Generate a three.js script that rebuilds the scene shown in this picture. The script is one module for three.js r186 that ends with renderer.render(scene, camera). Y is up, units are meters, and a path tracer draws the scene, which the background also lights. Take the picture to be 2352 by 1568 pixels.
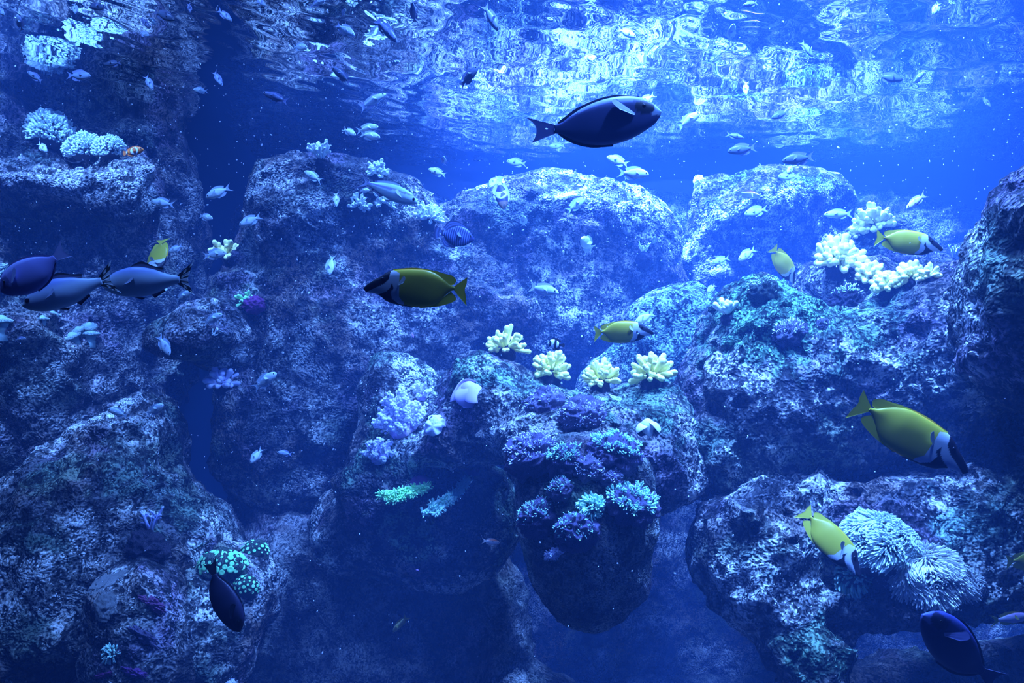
import * as THREE from 'three';
import { mergeGeometries } from 'three/addons/utils/BufferGeometryUtils.js';

// ---------------------------------------------------------------- camera, water haze, exposure, lamps
const scene = new THREE.Scene();
const FOCAL = 1880;                                            // focal length in pixels of a 2352 x 1568 frame
const camera = new THREE.PerspectiveCamera(2 * Math.atan(784 / FOCAL) * 180 / Math.PI, 2352 / 1568, 0.05, 60);
camera.position.set(0, 0, 0);
camera.lookAt(0, 0, -1);
scene.add(camera);
const renderer = new THREE.WebGLRenderer({ antialias: true });
renderer.toneMapping = THREE.LinearToneMapping;
renderer.toneMappingExposure = 1.12;
renderer.shadowMap.enabled = true;
renderer.shadowMap.type = THREE.PCFSoftShadowMap;
scene.background = new THREE.Color().setRGB(0.0, 0.0005, 0.004);
scene.fog = new THREE.FogExp2(new THREE.Color().setRGB(0.17, 0.40, 1.0), 0.095);   // blue water
const WATER_Y = 1.0;                                           // the surface, one metre above the lens

// each lamp hangs over the water: [x, y, z, aim x, aim y, aim z, candela, half angle in degrees, edge]
const LAMP_COLOR = [0.10, 0.285, 1.0];
const LAMPS = [
  [0.30, 1.85, -3.75, 0.32, 0, -4.35, 160, 62, 0.8],
  [1.75, 1.85, -3.65, 1.72, 0, -4.25, 160, 62, 0.8],
  [-0.95, 1.85, -3.2, -0.75, 0, -3.6, 28, 48, 0.8],
  [-1.75, 1.85, -2.15, -1.75, 0.6, -3.0, 76, 26, 0.8],
  [0.30, 1.85, -2.0, 0.28, 0, -2.6, 70, 52, 0.8],
  [0.90, 1.85, -1.95, 1.2, 0, -2.45, 100, 52, 0.8],
  [0.75, 1.85, -1.2, 0.9, -0.2, -2.1, 16, 46, 0.8],
  [-1.2, 1.85, -1.5, -1.2, 0, -2.4, 15, 46, 0.8],
];

// ---------------------------------------------------------------- helpers
let seedState = 20240611;
function rnd() { seedState = (seedState * 1664525 + 1013904223) >>> 0; return seedState / 4294967296; }
const rr = (a, b) => a + (b - a) * rnd();
function reseed(n) { seedState = (n * 2654435761) >>> 0; rnd(); rnd(); }
const clamp = (x, a, b) => x < a ? a : x > b ? b : x;
const lerp = (a, b, t) => a + (b - a) * t;
const sstep = (a, b, x) => { const t = clamp((x - a) / (b - a), 0, 1); return t * t * (3 - 2 * t); };
const V = (x, y, z) => new THREE.Vector3(x, y, z);
// a place in the tank from where it shows in the photograph and how far away it stands
const at = (px, py, d) => V((px - 1176) / FOCAL * d, -(py - 784) / FOCAL * d, -d);

const taken = new Map();
function numbered(name) {
  const n = taken.get(name) || 0; taken.set(name, n + 1);
  return n ? `${name}_${String(n).padStart(3, '0')}` : name;
}
function shade(o) { o.traverse((m) => { if (m.isMesh) { m.castShadow = true; m.receiveShadow = true; } }); return o; }
function tag(o, label, category, group) {
  o.userData.label = label; o.userData.category = category;
  if (group) o.userData.group = group;
  return o;
}
function thing(name, label, category, pos, group) {
  const o = new THREE.Group(); o.name = numbered(name); scene.add(o);
  if (pos) o.position.copy(pos);
  return tag(o, label, category, group);
}
function part(name, geometry, material, parent, kind) {
  const m = new THREE.Mesh(geometry, material); m.name = name; m.castShadow = m.receiveShadow = true;
  if (kind) m.userData.kind = kind;
  parent.add(m); return m;
}
function structure(name, geometry, material) {
  const m = new THREE.Mesh(geometry, material); m.name = name; m.castShadow = m.receiveShadow = true;
  m.userData.kind = 'structure'; scene.add(m); return m;
}

// gradient noise
const PERM = new Uint8Array(512);
{ reseed(7); const p = [...Array(256).keys()]; for (let i = 255; i > 0; i--) { const j = Math.floor(rnd() * (i + 1)); [p[i], p[j]] = [p[j], p[i]]; } for (let i = 0; i < 512; i++) PERM[i] = p[i & 255]; }
function grad(h, x, y, z) { h &= 15; const u = h < 8 ? x : y, v = h < 4 ? y : h === 12 || h === 14 ? x : z; return ((h & 1) ? -u : u) + ((h & 2) ? -v : v); }
function noise(x, y, z) {
  const fx = Math.floor(x), fy = Math.floor(y), fz = Math.floor(z), X = fx & 255, Y = fy & 255, Z = fz & 255;
  x -= fx; y -= fy; z -= fz;
  const u = x * x * x * (x * (x * 6 - 15) + 10), v = y * y * y * (y * (y * 6 - 15) + 10), w = z * z * z * (z * (z * 6 - 15) + 10);
  const A = PERM[X] + Y, AA = PERM[A & 255] + Z, AB = PERM[(A + 1) & 255] + Z, B = PERM[X + 1] + Y, BA = PERM[B & 255] + Z, BB = PERM[(B + 1) & 255] + Z;
  const g = (i, a, b, c) => grad(PERM[i & 255], a, b, c);
  const l = (a, b, t) => a + t * (b - a);
  return l(l(l(g(AA, x, y, z), g(BA, x - 1, y, z), u), l(g(AB, x, y - 1, z), g(BB, x - 1, y - 1, z), u), v),
    l(l(g(AA + 1, x, y, z - 1), g(BA + 1, x - 1, y, z - 1), u), l(g(AB + 1, x, y - 1, z - 1), g(BB + 1, x - 1, y - 1, z - 1), u), v), w);
}
// tileable 2D noise for textures: period n cells across the tile
function tileNoise(n, seed) {
  reseed(seed); const gx = new Float32Array(n * n), gy = new Float32Array(n * n);
  for (let i = 0; i < n * n; i++) { const a = rnd() * Math.PI * 2; gx[i] = Math.cos(a); gy[i] = Math.sin(a); }
  return (u, v) => {
    u *= n; v *= n; const x0 = Math.floor(u), y0 = Math.floor(v), x = u - x0, y = v - y0, X0 = ((x0 % n) + n) % n, Y0 = ((y0 % n) + n) % n, X1 = (X0 + 1) % n, Y1 = (Y0 + 1) % n;
    const d = (X, Y, a, b) => gx[Y * n + X] * a + gy[Y * n + X] * b, s = x * x * (3 - 2 * x), t = y * y * (3 - 2 * y);
    return lerp(lerp(d(X0, Y0, x, y), d(X1, Y0, x - 1, y), s), lerp(d(X0, Y1, x, y - 1), d(X1, Y1, x - 1, y - 1), s), t) * 1.5;
  };
}
// tileable cells: distance to the nearest seed (in cells) and that cell's own random number
function tileCells(n, seed) {
  reseed(seed); const px = new Float32Array(n * n), py = new Float32Array(n * n), pr = new Float32Array(n * n);
  for (let i = 0; i < n * n; i++) { px[i] = rnd(); py[i] = rnd(); pr[i] = rnd(); }
  return (u, v) => {
    u *= n; v *= n; const X = Math.floor(u), Y = Math.floor(v); let best = 9, r = 0;
    for (let b = -1; b <= 1; b++) for (let a = -1; a <= 1; a++) { const k = (((Y + b) % n + n) % n) * n + ((X + a) % n + n) % n, dx = X + a + px[k] - u, dy = Y + b + py[k] - v, d = dx * dx + dy * dy; if (d < best) { best = d; r = pr[k]; } }
    return [Math.sqrt(best), r];
  };
}
function makeTexture(size, fn, srgb) {
  const data = new Uint8Array(size * size * 4);
  for (let j = 0; j < size; j++) for (let i = 0; i < size; i++) {
    const c = fn(i / size, j / size), k = (j * size + i) * 4;
    for (let q = 0; q < 3; q++) { let x = clamp(c[q], 0, 1); if (srgb) x = x <= 0.0031308 ? 12.92 * x : 1.055 * Math.pow(x, 1 / 2.4) - 0.055; data[k + q] = Math.round(x * 255); }
    data[k + 3] = 255;
  }
  const t = new THREE.DataTexture(data, size, size, THREE.RGBAFormat);
  t.wrapS = t.wrapT = THREE.RepeatWrapping; t.magFilter = THREE.LinearFilter; t.minFilter = THREE.LinearMipmapLinearFilter; t.generateMipmaps = true;
  if (srgb) t.colorSpace = THREE.SRGBColorSpace;
  t.needsUpdate = true; return t;
}

// ---------------------------------------------------------------- rock materials
function crustTextures(size, seed, { flake = 0.62, dark = 0.05, mid = 0.22, light = 0.95, cells = 1 }) {
  const n1 = tileNoise(6, seed), n2 = tileNoise(14 * cells, seed + 1), n3 = tileNoise(34 * cells, seed + 2), n4 = tileNoise(80 * cells, seed + 3), n5 = tileNoise(160, seed + 4), g1 = tileCells(70, seed + 5), g2 = tileCells(150, seed + 6);
  const h = new Float32Array(size * size);
  const col = makeTexture(size, (u, v) => {
    const wu = u + 0.012 * n2(u + 0.3, v), wv = v + 0.012 * n2(u, v + 0.7);
    const a = n1(u, v), b = n2(wu, wv), c = n3(wu, wv), d = n4(wu, wv), e = n5(u, v);
    const ridge = 1 - Math.abs(c * 1.3 + d * 0.5);
    let k = mid + 0.14 * a + 0.2 * b + 0.22 * c + 0.2 * d + 0.1 * e;
    const crust = sstep(flake, flake + 0.22, 0.5 + 0.35 * a + 0.45 * b + 0.4 * c + 0.35 * d);   // pale encrusting matter
    const pit = sstep(0.12, 0.4, -b * 0.6 - c * 0.8 - d * 0.4 - 0.05);
    k = lerp(k, light * (0.75 + 0.25 * ridge + 0.25 * e), crust);
    k = lerp(k, dark * (0.7 + 0.5 * e), pit * (1 - crust));
    const [f1, r1] = g1(wu, wv), [f2, r2] = g2(u, v), rich = clamp(0.4 + 1.7 * a + 0.9 * b, -0.8, 1.3);              // grains of shell, sand and crust, thick here and thin there
    if (r1 > 0.90 - 0.2 * rich) k = lerp(k, light, 0.8 * sstep(0.62, 0.4, f1)); else if (r1 < 0.22) k *= lerp(0.4, 1, sstep(0.3, 0.6, f1));
    if (r2 > 0.92 - 0.16 * rich) k = lerp(k, light, 0.85 * sstep(0.6, 0.4, f2)); else if (r2 < 0.25) k *= 0.55;
    k += (light * 0.4) * sstep(0.34, 0.62, d * 0.62 + e * 0.72 + 0.22 * b + 0.1 * a) * (1 - crust);       // grains of shell and sand
    k *= 1 - 0.55 * sstep(0.25, 0.6, -d * 0.7 - e * 0.7);
    h[Math.round(v * size) * size + Math.round(u * size)] = 0.45 + 0.18 * b + 0.22 * c + 0.16 * d + 0.08 * e + 0.12 * crust - 0.15 * pit + 0.1 * (r1 > 0.6 ? sstep(0.6, 0.2, f1) : 0);
    const warm = 0.05 * b + 0.03;
    return [k * (1 + warm), k, k * (1 - warm * 1.2)];
  }, true);
  const bump = makeTexture(size, (u, v) => { const x = h[Math.round(v * size) * size + Math.round(u * size)]; return [x, x, x]; }, false);
  return { col, bump };
}
const crustA = crustTextures(1024, 11, { flake: 0.60 });
const crustB = crustTextures(1024, 51, { flake: 0.66, mid: 0.24, light: 0.85 });
const crustFine = crustTextures(1024, 91, { flake: 0.72, mid: 0.28, dark: 0.12, light: 0.7, cells: 1.0 });
const rockMat = (t, bump = 0.012, rough = 0.82) => new THREE.MeshPhysicalMaterial({ map: t.col, bumpMap: t.bump, bumpScale: bump, roughness: rough, vertexColors: true, specularIntensity: 0.35 });
const M = {
  rockA: rockMat(crustA), rockB: rockMat(crustB), rockSmooth: rockMat(crustFine, 0.006), rockWall: rockMat(crustB, 0.014),
};

// ---------------------------------------------------------------- signed distance rocks
// a primitive is placed by the pixel of its middle, its distance, its half width and half height in pixels there and its half depth in metres
function E(px, py, d, rx, ry, rz, roll = 0) { const s = d / FOCAL, c = at(px, py, d); return { k: 0, c, r: [rx * s, ry * s, rz], a: roll * Math.PI / 180 }; }
function B(px, py, d, rx, ry, rz, roll = 0, yaw = 0, round = 0.05) { const s = d / FOCAL, c = at(px, py, d); return { k: 1, c, r: [rx * s, ry * s, rz], a: roll * Math.PI / 180, y: yaw * Math.PI / 180, round }; }
function C(p, q, r0, r1) { return { k: 2, a3: at(...p), b3: at(...q), r0, r1: r1 ?? r0 }; }
function cut(p) { p.cut = true; return p; }
function primDist(p, x, y, z) {
  if (p.k === 2) {
    const ax = p.a3.x, ay = p.a3.y, az = p.a3.z, bx = p.b3.x - ax, by = p.b3.y - ay, bz = p.b3.z - az, qx = x - ax, qy = y - ay, qz = z - az;
    const t = clamp((qx * bx + qy * by + qz * bz) / (bx * bx + by * by + bz * bz), 0, 1);
    return Math.hypot(qx - bx * t, qy - by * t, qz - bz * t) - lerp(p.r0, p.r1, t);
  }
  let dx = x - p.c.x, dy = y - p.c.y, dz = z - p.c.z;
  if (p.a) { const ca = Math.cos(p.a), sa = Math.sin(p.a), t = dx * ca + dy * sa; dy = -dx * sa + dy * ca; dx = t; }
  if (p.k === 0) {
    const [a, b, c] = p.r, k0 = Math.hypot(dx / a, dy / b, dz / c), k1 = Math.hypot(dx / (a * a), dy / (b * b), dz / (c * c));
    return k1 < 1e-9 ? -Math.min(a, b, c) : k0 * (k0 - 1) / k1;
  }
  if (p.y) { const ca = Math.cos(p.y), sa = Math.sin(p.y), t = dx * ca + dz * sa; dz = -dx * sa + dz * ca; dx = t; }
  const r = p.round, qx = Math.abs(dx) - p.r[0] + r, qy = Math.abs(dy) - p.r[1] + r, qz = Math.abs(dz) - p.r[2] + r;
  return Math.hypot(Math.max(qx, 0), Math.max(qy, 0), Math.max(qz, 0)) + Math.min(Math.max(qx, qy, qz), 0) - r;
}
function baseDist(f, x, y, z) {
  let d = 1e9; const k = f.blend;
  for (const p of f.prims) {
    const e = primDist(p, x, y, z);
    if (p.cut) { d = Math.max(d, -e); continue; }
    if (d > 1e8) { d = e; continue; }
    const h = Math.max(k - Math.abs(d - e), 0) / k;
    d = Math.min(d, e) - h * h * k * 0.25;
  }
  return d;
}
function relief(f, x, y, z) {
  const s = f.seed, A = f.amp;
  let n = A * 1.0 * noise(x * 2.6 + s, y * 2.6, z * 2.6);
  n += A * 0.62 * (0.35 - Math.abs(noise(x * 5.5, y * 5.5 + s, z * 5.5)) * 1.6);      // ridges and clefts
  n += A * 0.30 * noise(x * 13 + s, y * 13, z * 13);
  n += A * 0.22 * (0.3 - Math.abs(noise(x * 24, y * 24, z * 24 + s)) * 1.5);
  if (f.fine) n += f.fine * noise(x * 52, y * 52 + s, z * 52);
  if (f.pits) { const q = noise(x * f.pits[1] + 9, y * f.pits[1], z * f.pits[1] + s); n -= f.pits[0] * sstep(0.12, 0.42, q); }
  return n;
}
const dist = (f, x, y, z) => baseDist(f, x, y, z) - relief(f, x, y, z);
function bounds(f) {
  const lo = V(1e9, 1e9, 1e9), hi = V(-1e9, -1e9, -1e9);
  for (const p of f.prims) {
    if (p.cut) continue;
    if (p.k === 2) { for (const [q, r] of [[p.a3, p.r0], [p.b3, p.r1]]) { lo.min(V(q.x - r, q.y - r, q.z - r)); hi.max(V(q.x + r, q.y + r, q.z + r)); } continue; }
    const m = Math.max(p.r[0], p.r[1]), R = p.a || p.y ? [m, m, Math.max(p.r[2], p.y ? m : 0)] : p.r;
    lo.min(V(p.c.x - R[0], p.c.y - R[1], p.c.z - R[2])); hi.max(V(p.c.x + R[0], p.c.y + R[1], p.c.z + R[2]));
  }
  const g = f.amp * 1.8 + 0.04; lo.addScalar(-g); hi.addScalar(g);
  lo.y = Math.max(lo.y, -2.05); if (f.back !== undefined) lo.z = Math.max(lo.z, f.back);
  return [lo, hi];
}
// surface nets over blocks near the surface
function meshField(f, cell) {
  const [lo, hi] = bounds(f), NB = 8, n = [0, 1, 2].map((i) => Math.ceil((hi.getComponent(i) - lo.getComponent(i)) / cell / NB));
  const GX = n[0] * NB + 1, GY = n[1] * NB + 1, reach = cell * NB * 0.87 + f.amp * 1.6 + (f.pits ? f.pits[0] : 0);
  const pos = [], idOf = new Map(), edges = [], val = new Float32Array(9 * 9 * 9), W = 9, W2 = 81;
  const key = (i, j, k) => i + GX * (j + GY * k);
  for (let bk = 0; bk < n[2]; bk++) for (let bj = 0; bj < n[1]; bj++) for (let bi = 0; bi < n[0]; bi++) {
    const ox = lo.x + bi * NB * cell, oy = lo.y + bj * NB * cell, oz = lo.z + bk * NB * cell, h = NB * cell / 2;
    if (Math.abs(baseDist(f, ox + h, oy + h, oz + h)) > reach * 1.25) continue;
    let neg = 0;
    for (let k = 0; k < 9; k++) for (let j = 0; j < 9; j++) for (let i = 0; i < 9; i++) {
      const v = dist(f, ox + i * cell, oy + j * cell, oz + k * cell); val[i + W * j + W2 * k] = v; if (v < 0) neg++;
    }
    if (neg === 0 || neg === 729) continue;
    for (let k = 0; k < 8; k++) for (let j = 0; j < 8; j++) for (let i = 0; i < 8; i++) {
      const b = i + W * j + W2 * k, gi = bi * NB + i, gj = bj * NB + j, gk = bk * NB + k, v0 = val[b];
      if ((v0 < 0) !== (val[b + 1] < 0)) edges.push(0, gi, gj, gk, v0 < 0 ? 1 : 0);
      if ((v0 < 0) !== (val[b + W] < 0)) edges.push(1, gi, gj, gk, v0 < 0 ? 1 : 0);
      if ((v0 < 0) !== (val[b + W2] < 0)) edges.push(2, gi, gj, gk, v0 < 0 ? 1 : 0);
      let c = 0, sx = 0, sy = 0, sz = 0;
      for (let e = 0; e < 12; e++) {
        const ax = e >> 2, q = e & 3, u = q & 1, w = q >> 1;
        const i0 = ax === 0 ? 0 : u, j0 = ax === 1 ? 0 : ax === 0 ? u : w, k0 = ax === 2 ? 0 : w;
        const p0 = b + i0 + W * j0 + W2 * k0, p1 = p0 + (ax === 0 ? 1 : ax === 1 ? W : W2), a = val[p0], d = val[p1];
        if ((a < 0) === (d < 0)) continue;
        const t = a / (a - d); c++;
        sx += i0 + (ax === 0 ? t : 0); sy += j0 + (ax === 1 ? t : 0); sz += k0 + (ax === 2 ? t : 0);
      }
      if (!c) continue;
      idOf.set(key(gi, gj, gk), pos.length / 3);
      pos.push(ox + (i + sx / c) * cell, oy + (j + sy / c) * cell, oz + (k + sz / c) * cell);
    }
  }
  const idx = [];
  for (let e = 0; e < edges.length; e += 5) {
    const ax = edges[e], i = edges[e + 1], j = edges[e + 2], k = edges[e + 3], inside = edges[e + 4];
    const q = ax === 0 ? [[0, 0, 0], [0, -1, 0], [0, -1, -1], [0, 0, -1]] : ax === 1 ? [[0, 0, 0], [0, 0, -1], [-1, 0, -1], [-1, 0, 0]] : [[0, 0, 0], [-1, 0, 0], [-1, -1, 0], [0, -1, 0]];
    const v = q.map(([a, b, c]) => idOf.get(key(i + a, j + b, k + c)));
    if (v.includes(undefined)) continue;
    if (inside) idx.push(v[0], v[1], v[2], v[0], v[2], v[3]); else idx.push(v[0], v[2], v[1], v[0], v[3], v[2]);
  }
  const g = new THREE.BufferGeometry();
  g.setAttribute('position', new THREE.Float32BufferAttribute(pos, 3)); g.setIndex(idx); g.computeVertexNormals();
  return g;
}
// own corners for every face, texture coordinates in metres across the axis that the face looks along, colour from place
function finishRock(g, colorAt, tile = 0.62) {
  const ng = g.toNonIndexed(), p = ng.attributes.position, uv = new Float32Array(p.count * 2), col = new Float32Array(p.count * 3), c = [0, 0, 0], nn = ng.attributes.normal;
  for (let t = 0; t < p.count; t += 3) {
    let nx = 0, ny = 0, nz = 0; for (let q = 0; q < 3; q++) { nx += nn.getX(t + q); ny += nn.getY(t + q); nz += nn.getZ(t + q); }
    nx = Math.abs(nx); ny = Math.abs(ny); nz = Math.abs(nz);
    for (let q = 0; q < 3; q++) {
      const i = t + q, x = p.getX(i), y = p.getY(i), z = p.getZ(i);
      const [u, v] = nx > ny && nx > nz ? [z, y] : ny > nz ? [x, z] : [x, y];
      uv[i * 2] = u / tile; uv[i * 2 + 1] = v / tile;
      colorAt(x, y, z, c); col[i * 3] = c[0]; col[i * 3 + 1] = c[1]; col[i * 3 + 2] = c[2];
    }
  }
  ng.setAttribute('uv', new THREE.BufferAttribute(uv, 2)); ng.setAttribute('color', new THREE.BufferAttribute(col, 3));
  return ng;
}
const PAL = { stone: [0.40, 0.37, 0.34], dark: [0.10, 0.10, 0.11], pale: [1.0, 0.98, 0.9], purple: [0.42, 0.26, 0.5], green: [0.20, 0.46, 0.24], brown: [0.36, 0.22, 0.13], teal: [0.36, 0.62, 0.5] };
// patches: [pixel x, pixel y, distance, radius in metres, colour, strength] where the photograph shows algae, sponge or crust of that colour
function rockColor({ seed = 0, pale = 0.5, purple = 0.25, green = 0.25, brown = 0.3, base = PAL.stone, patches = [] }) {
  const ps = patches.map(([px, py, d, r, c, s]) => ({ p: at(px, py, d), r, c, s }));
  return (x, y, z, o) => {
    const n1 = noise(x * 3.1 + seed, y * 3.1, z * 3.1), n2 = noise(x * 9, y * 9 + seed, z * 9), n3 = noise(x * 27, y * 27, z * 27 + seed);
    let r = base[0], g = base[1], b = base[2];
    const mix = (c, t) => { r += (c[0] - r) * t; g += (c[1] - g) * t; b += (c[2] - b) * t; };
    mix(PAL.dark, sstep(-0.08, 0.22, -n1 * 0.8 - n2 * 0.6 - n3 * 0.3) * 0.92);
    mix(PAL.brown, brown * sstep(-0.05, 0.3, noise(x * 4 + 31, y * 4, z * 4 + seed) + 0.3 * n3));
    mix(PAL.purple, purple * sstep(0.05, 0.35, noise(x * 5 - 17, y * 5 + seed, z * 5) + 0.3 * n3));
    mix(PAL.green, green * sstep(0.05, 0.32, noise(x * 4.4, y * 4.4 - 43, z * 4.4 + seed) + 0.35 * n3));
    mix(PAL.pale, pale * sstep(0.04, 0.30, n1 * 0.65 + n2 * 0.5 + n3 * 0.4));
    for (const q of ps) { const dd = Math.hypot(x - q.p.x, y - q.p.y, z - q.p.z) / q.r; if (dd < 1.4) mix(q.c, q.s * sstep(1.0, 0.55, dd + 0.45 * n2 + 0.4 * n3)); }
    o[0] = r; o[1] = g; o[2] = b;
  };
}
const FIELDS = {};
function rock(name, label, opts) {
  const f = { blend: 0.14, amp: 0.05, fine: 0.004, seed: taken.size * 3.7, ...opts };
  const g = finishRock(meshField(f, f.cell || 0.010), rockColor({ seed: f.seed, ...(opts.color || {}) }), f.tile);
  const m = new THREE.Mesh(g, f.mat || M.rockA); m.name = numbered(name); m.castShadow = m.receiveShadow = true;
  if (label) tag(m, label, 'rock'); scene.add(m);
  FIELDS[opts.id] = f; f.mesh = m; return m;
}
// the first point of the given rocks that the pixel's line of sight meets (or any rock), with the surface's direction
function hit(px, py, ids = Object.keys(FIELDS), from = 0.6) {
  const dir = at(px, py, 1).normalize(), fs = ids.map((i) => FIELDS[i]); let t = from;
  const D = (t) => { let m = 1e9; for (const f of fs) { const b = baseDist(f, dir.x * t, dir.y * t, dir.z * t); m = Math.min(m, b > 0.25 ? b - 0.1 : b - relief(f, dir.x * t, dir.y * t, dir.z * t)); } return m; };
  for (let i = 0; i < 260; i++) { const d = D(t); if (d < 0.0015) break; t += Math.max(d * 0.55, 0.001); if (t > 7) return null; }
  const p = dir.clone().multiplyScalar(t), e = 0.02;
  const G = (x, y, z) => { let m = 1e9; for (const f of fs) m = Math.min(m, dist(f, x, y, z)); return m; };
  const nrm = V(G(p.x + e, p.y, p.z) - G(p.x - e, p.y, p.z), G(p.x, p.y + e, p.z) - G(p.x, p.y - e, p.z), G(p.x, p.y, p.z + e) - G(p.x, p.y, p.z - e)).normalize();
  return { p, n: nrm, d: -p.z };
}

// ---------------------------------------------------------------- the tank: water surface, walls, floor
{
  const xs = [], zs = []; for (let x = -3.4; x <= 3.401; x += 0.016) xs.push(x);
  for (let z = -5.6; z < -2.1; z += 0.0145) zs.push(z); for (let z = -2.1; z <= 0.71; z += 0.1) zs.push(z);
  reseed(5); const waves = [];
  for (let i = 0; i < 26; i++) { const L = 0.055 * Math.pow(13, i / 25), th = rr(0, Math.PI * 2); waves.push([Math.cos(th) * 2 * Math.PI / L, Math.sin(th) * 2 * Math.PI / L, rr(0, 6.28), L * rr(0.0006, 0.0014)]); }
  const pos = [], nor = [], idx = [], nx = xs.length;
  for (const z of zs) for (const x of xs) {
    let y = 0, sx = 0, sz = 0; const g = 0.55 + 1.1 * sstep(-0.2, 0.35, noise(x * 0.8 + 4, 0, z * 0.8));      // calm and ruffled stretches
    for (const [kx, kz, ph, A] of waves) { const q = kx * x + kz * z + ph; y += A * g * Math.sin(q); sx += A * g * kx * Math.cos(q); sz += A * g * kz * Math.cos(q); }
    pos.push(x, WATER_Y + y, z); const l = Math.hypot(sx, 1, sz); nor.push(sx / l, -1 / l, sz / l);
  }
  for (let j = 0; j + 1 < zs.length; j++) for (let i = 0; i + 1 < nx; i++) { const a = j * nx + i, b = a + 1, c = a + nx, d = c + 1; idx.push(a, b, c, b, d, c); }
  const g = new THREE.BufferGeometry(); g.setAttribute('position', new THREE.Float32BufferAttribute(pos, 3)); g.setAttribute('normal', new THREE.Float32BufferAttribute(nor, 3)); g.setIndex(idx);
  // seen from below: light that meets the surface at a low angle cannot leave the water and is mirrored (1 / 1.33)
  const m = new THREE.MeshPhysicalMaterial({ color: 0xffffff, roughness: 0.0, metalness: 0, transmission: 1, thickness: 0, ior: 0.75, side: THREE.DoubleSide });
  const w = new THREE.Mesh(g, m); w.name = 'water_surface'; w.userData.kind = 'structure'; w.castShadow = w.receiveShadow = true; scene.add(w);
}
const wallPaint = new THREE.MeshStandardMaterial({ color: new THREE.Color().setRGB(0.03, 0.035, 0.05), roughness: 0.9 });
{
  const box = (name, x0, x1, y0, y1, z0, z1, m) => { const g = new THREE.BoxGeometry(x1 - x0, y1 - y0, z1 - z0); g.translate((x0 + x1) / 2, (y0 + y1) / 2, (z0 + z1) / 2); return structure(name, g, m); };
  box('wall_left', -3.55, -3.4, -2.2, 3.1, -6.0, 0.8, wallPaint); box('wall_right', 3.4, 3.55, -2.2, 3.1, -6.0, 0.8, wallPaint);
  box('wall_front', -3.4, 3.4, -2.2, 3.1, 0.7, 0.8, wallPaint); box('ceiling', -3.55, 3.55, 3.1, 3.25, -6.15, 0.8, wallPaint);
  box('wall_gallery', -3.55, 3.55, -2.2, 3.1, -6.15, -6.0, wallPaint);
  // sand floor
  const g = new THREE.PlaneGeometry(6.8, 6.7, 140, 140); g.rotateX(-Math.PI / 2); g.translate(0, -1.95, -2.65); const p = g.attributes.position;
  for (let i = 0; i < p.count; i++) p.setY(i, p.getY(i) + 0.05 * noise(p.getX(i) * 2, 0, p.getZ(i) * 2) + 0.02 * noise(p.getX(i) * 7, 3, p.getZ(i) * 7));
  g.computeVertexNormals(); structure('floor', finishRock(g, rockColor({ seed: 3, pale: 0.7, purple: 0, green: 0.1, brown: 0.2, base: [0.5, 0.46, 0.4] })), M.rockSmooth);
}
// back wall of rock, ending a hand below the surface; a dark overflow slot above it
{
  const f = { id: 'wall', prims: [B(1480, 1160, 5.05, 900, 680, 0.28, 0, 0, 0.1), B(800, 900, 4.9, 230, 440, 0.28, 0, 0, 0.12), B(2150, 590, 4.9, 330, 115, 0.22, -1, 0, 0.08), E(1180, 640, 5.0, 160, 200, 0.3)], blend: 0.15, amp: 0.11, fine: 0, seed: 2.2, back: -5.1 };
  const m = structure('wall_back', finishRock(meshField(f, 0.033), rockColor({ seed: 2.2, pale: 0.9, purple: 0.3, green: 0.3, brown: 0.5, base: [0.55, 0.5, 0.46] })), M.rockWall);
  FIELDS.wall = f;
}

// ---------------------------------------------------------------- rocks
rock('rock_cliff', 'tall dim rock cliff carrying the fluffy white corals, at the far left', {
  id: 'cliff', mat: M.rockB, amp: 0.075, cell: 0.0155, prims: [
    E(60, 640, 3.75, 400, 500, 0.50), E(330, 560, 3.85, 130, 330, 0.4), E(20, 330, 3.5, 110, 200, 0.35), E(170, 440, 3.35, 200, 62, 0.30, -4), E(300, 440, 3.3, 60, 70, 0.18), E(100, 830, 3.35, 190, 70, 0.25, 8), E(10, 760, 3.15, 110, 60, 0.2),
    E(110, 1000, 3.5, 260, 300, 0.4), E(-230, 720, 3.6, 250, 560, 0.45)],
  color: { pale: 0.35, purple: 0.3, brown: 0.4, patches: [[170, 400, 3.1, 0.22, PAL.pale, 0.8], [310, 420, 3.15, 0.12, PAL.pale, 0.9]] } });
rock('rock_slope', 'mottled pale rock slope filling the lower left corner', {
  id: 'slope', amp: 0.06, cell: 0.012, prims: [E(330, 1060, 3.15, 100, 150, 0.3), E(200, 1280, 3.0, 260, 260, 0.45), E(60, 1420, 2.9, 180, 240, 0.4), E(420, 1300, 3.05, 130, 140, 0.3), E(260, 1180, 3.0, 150, 90, 0.25, 25), E(-220, 1500, 3.0, 300, 330, 0.4), E(250, 1720, 3.05, 330, 240, 0.4)],
  color: { pale: 0.85, purple: 0.2, green: 0.3, brown: 0.35 } });
rock('rock_pillar', 'big rock pillar with a flat lit top beside the dark channel', {
  id: 'pillar', mat: M.rockB, amp: 0.065, cell: 0.0125, prims: [
    E(720, 600, 3.65, 165, 225, 0.40), B(770, 520, 3.7, 160, 120, 0.30, -6, 10, 0.12), C([900, 520, 3.6], [1180, 740, 3.45], 0.20, 0.10), E(760, 800, 3.6, 250, 220, 0.42), E(700, 1000, 3.5, 190, 220, 0.36), E(930, 860, 3.65, 200, 190, 0.35), E(560, 720, 3.45, 60, 100, 0.22)],
  color: { pale: 0.75, purple: 0.25, green: 0.25, brown: 0.45 } });
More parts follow.
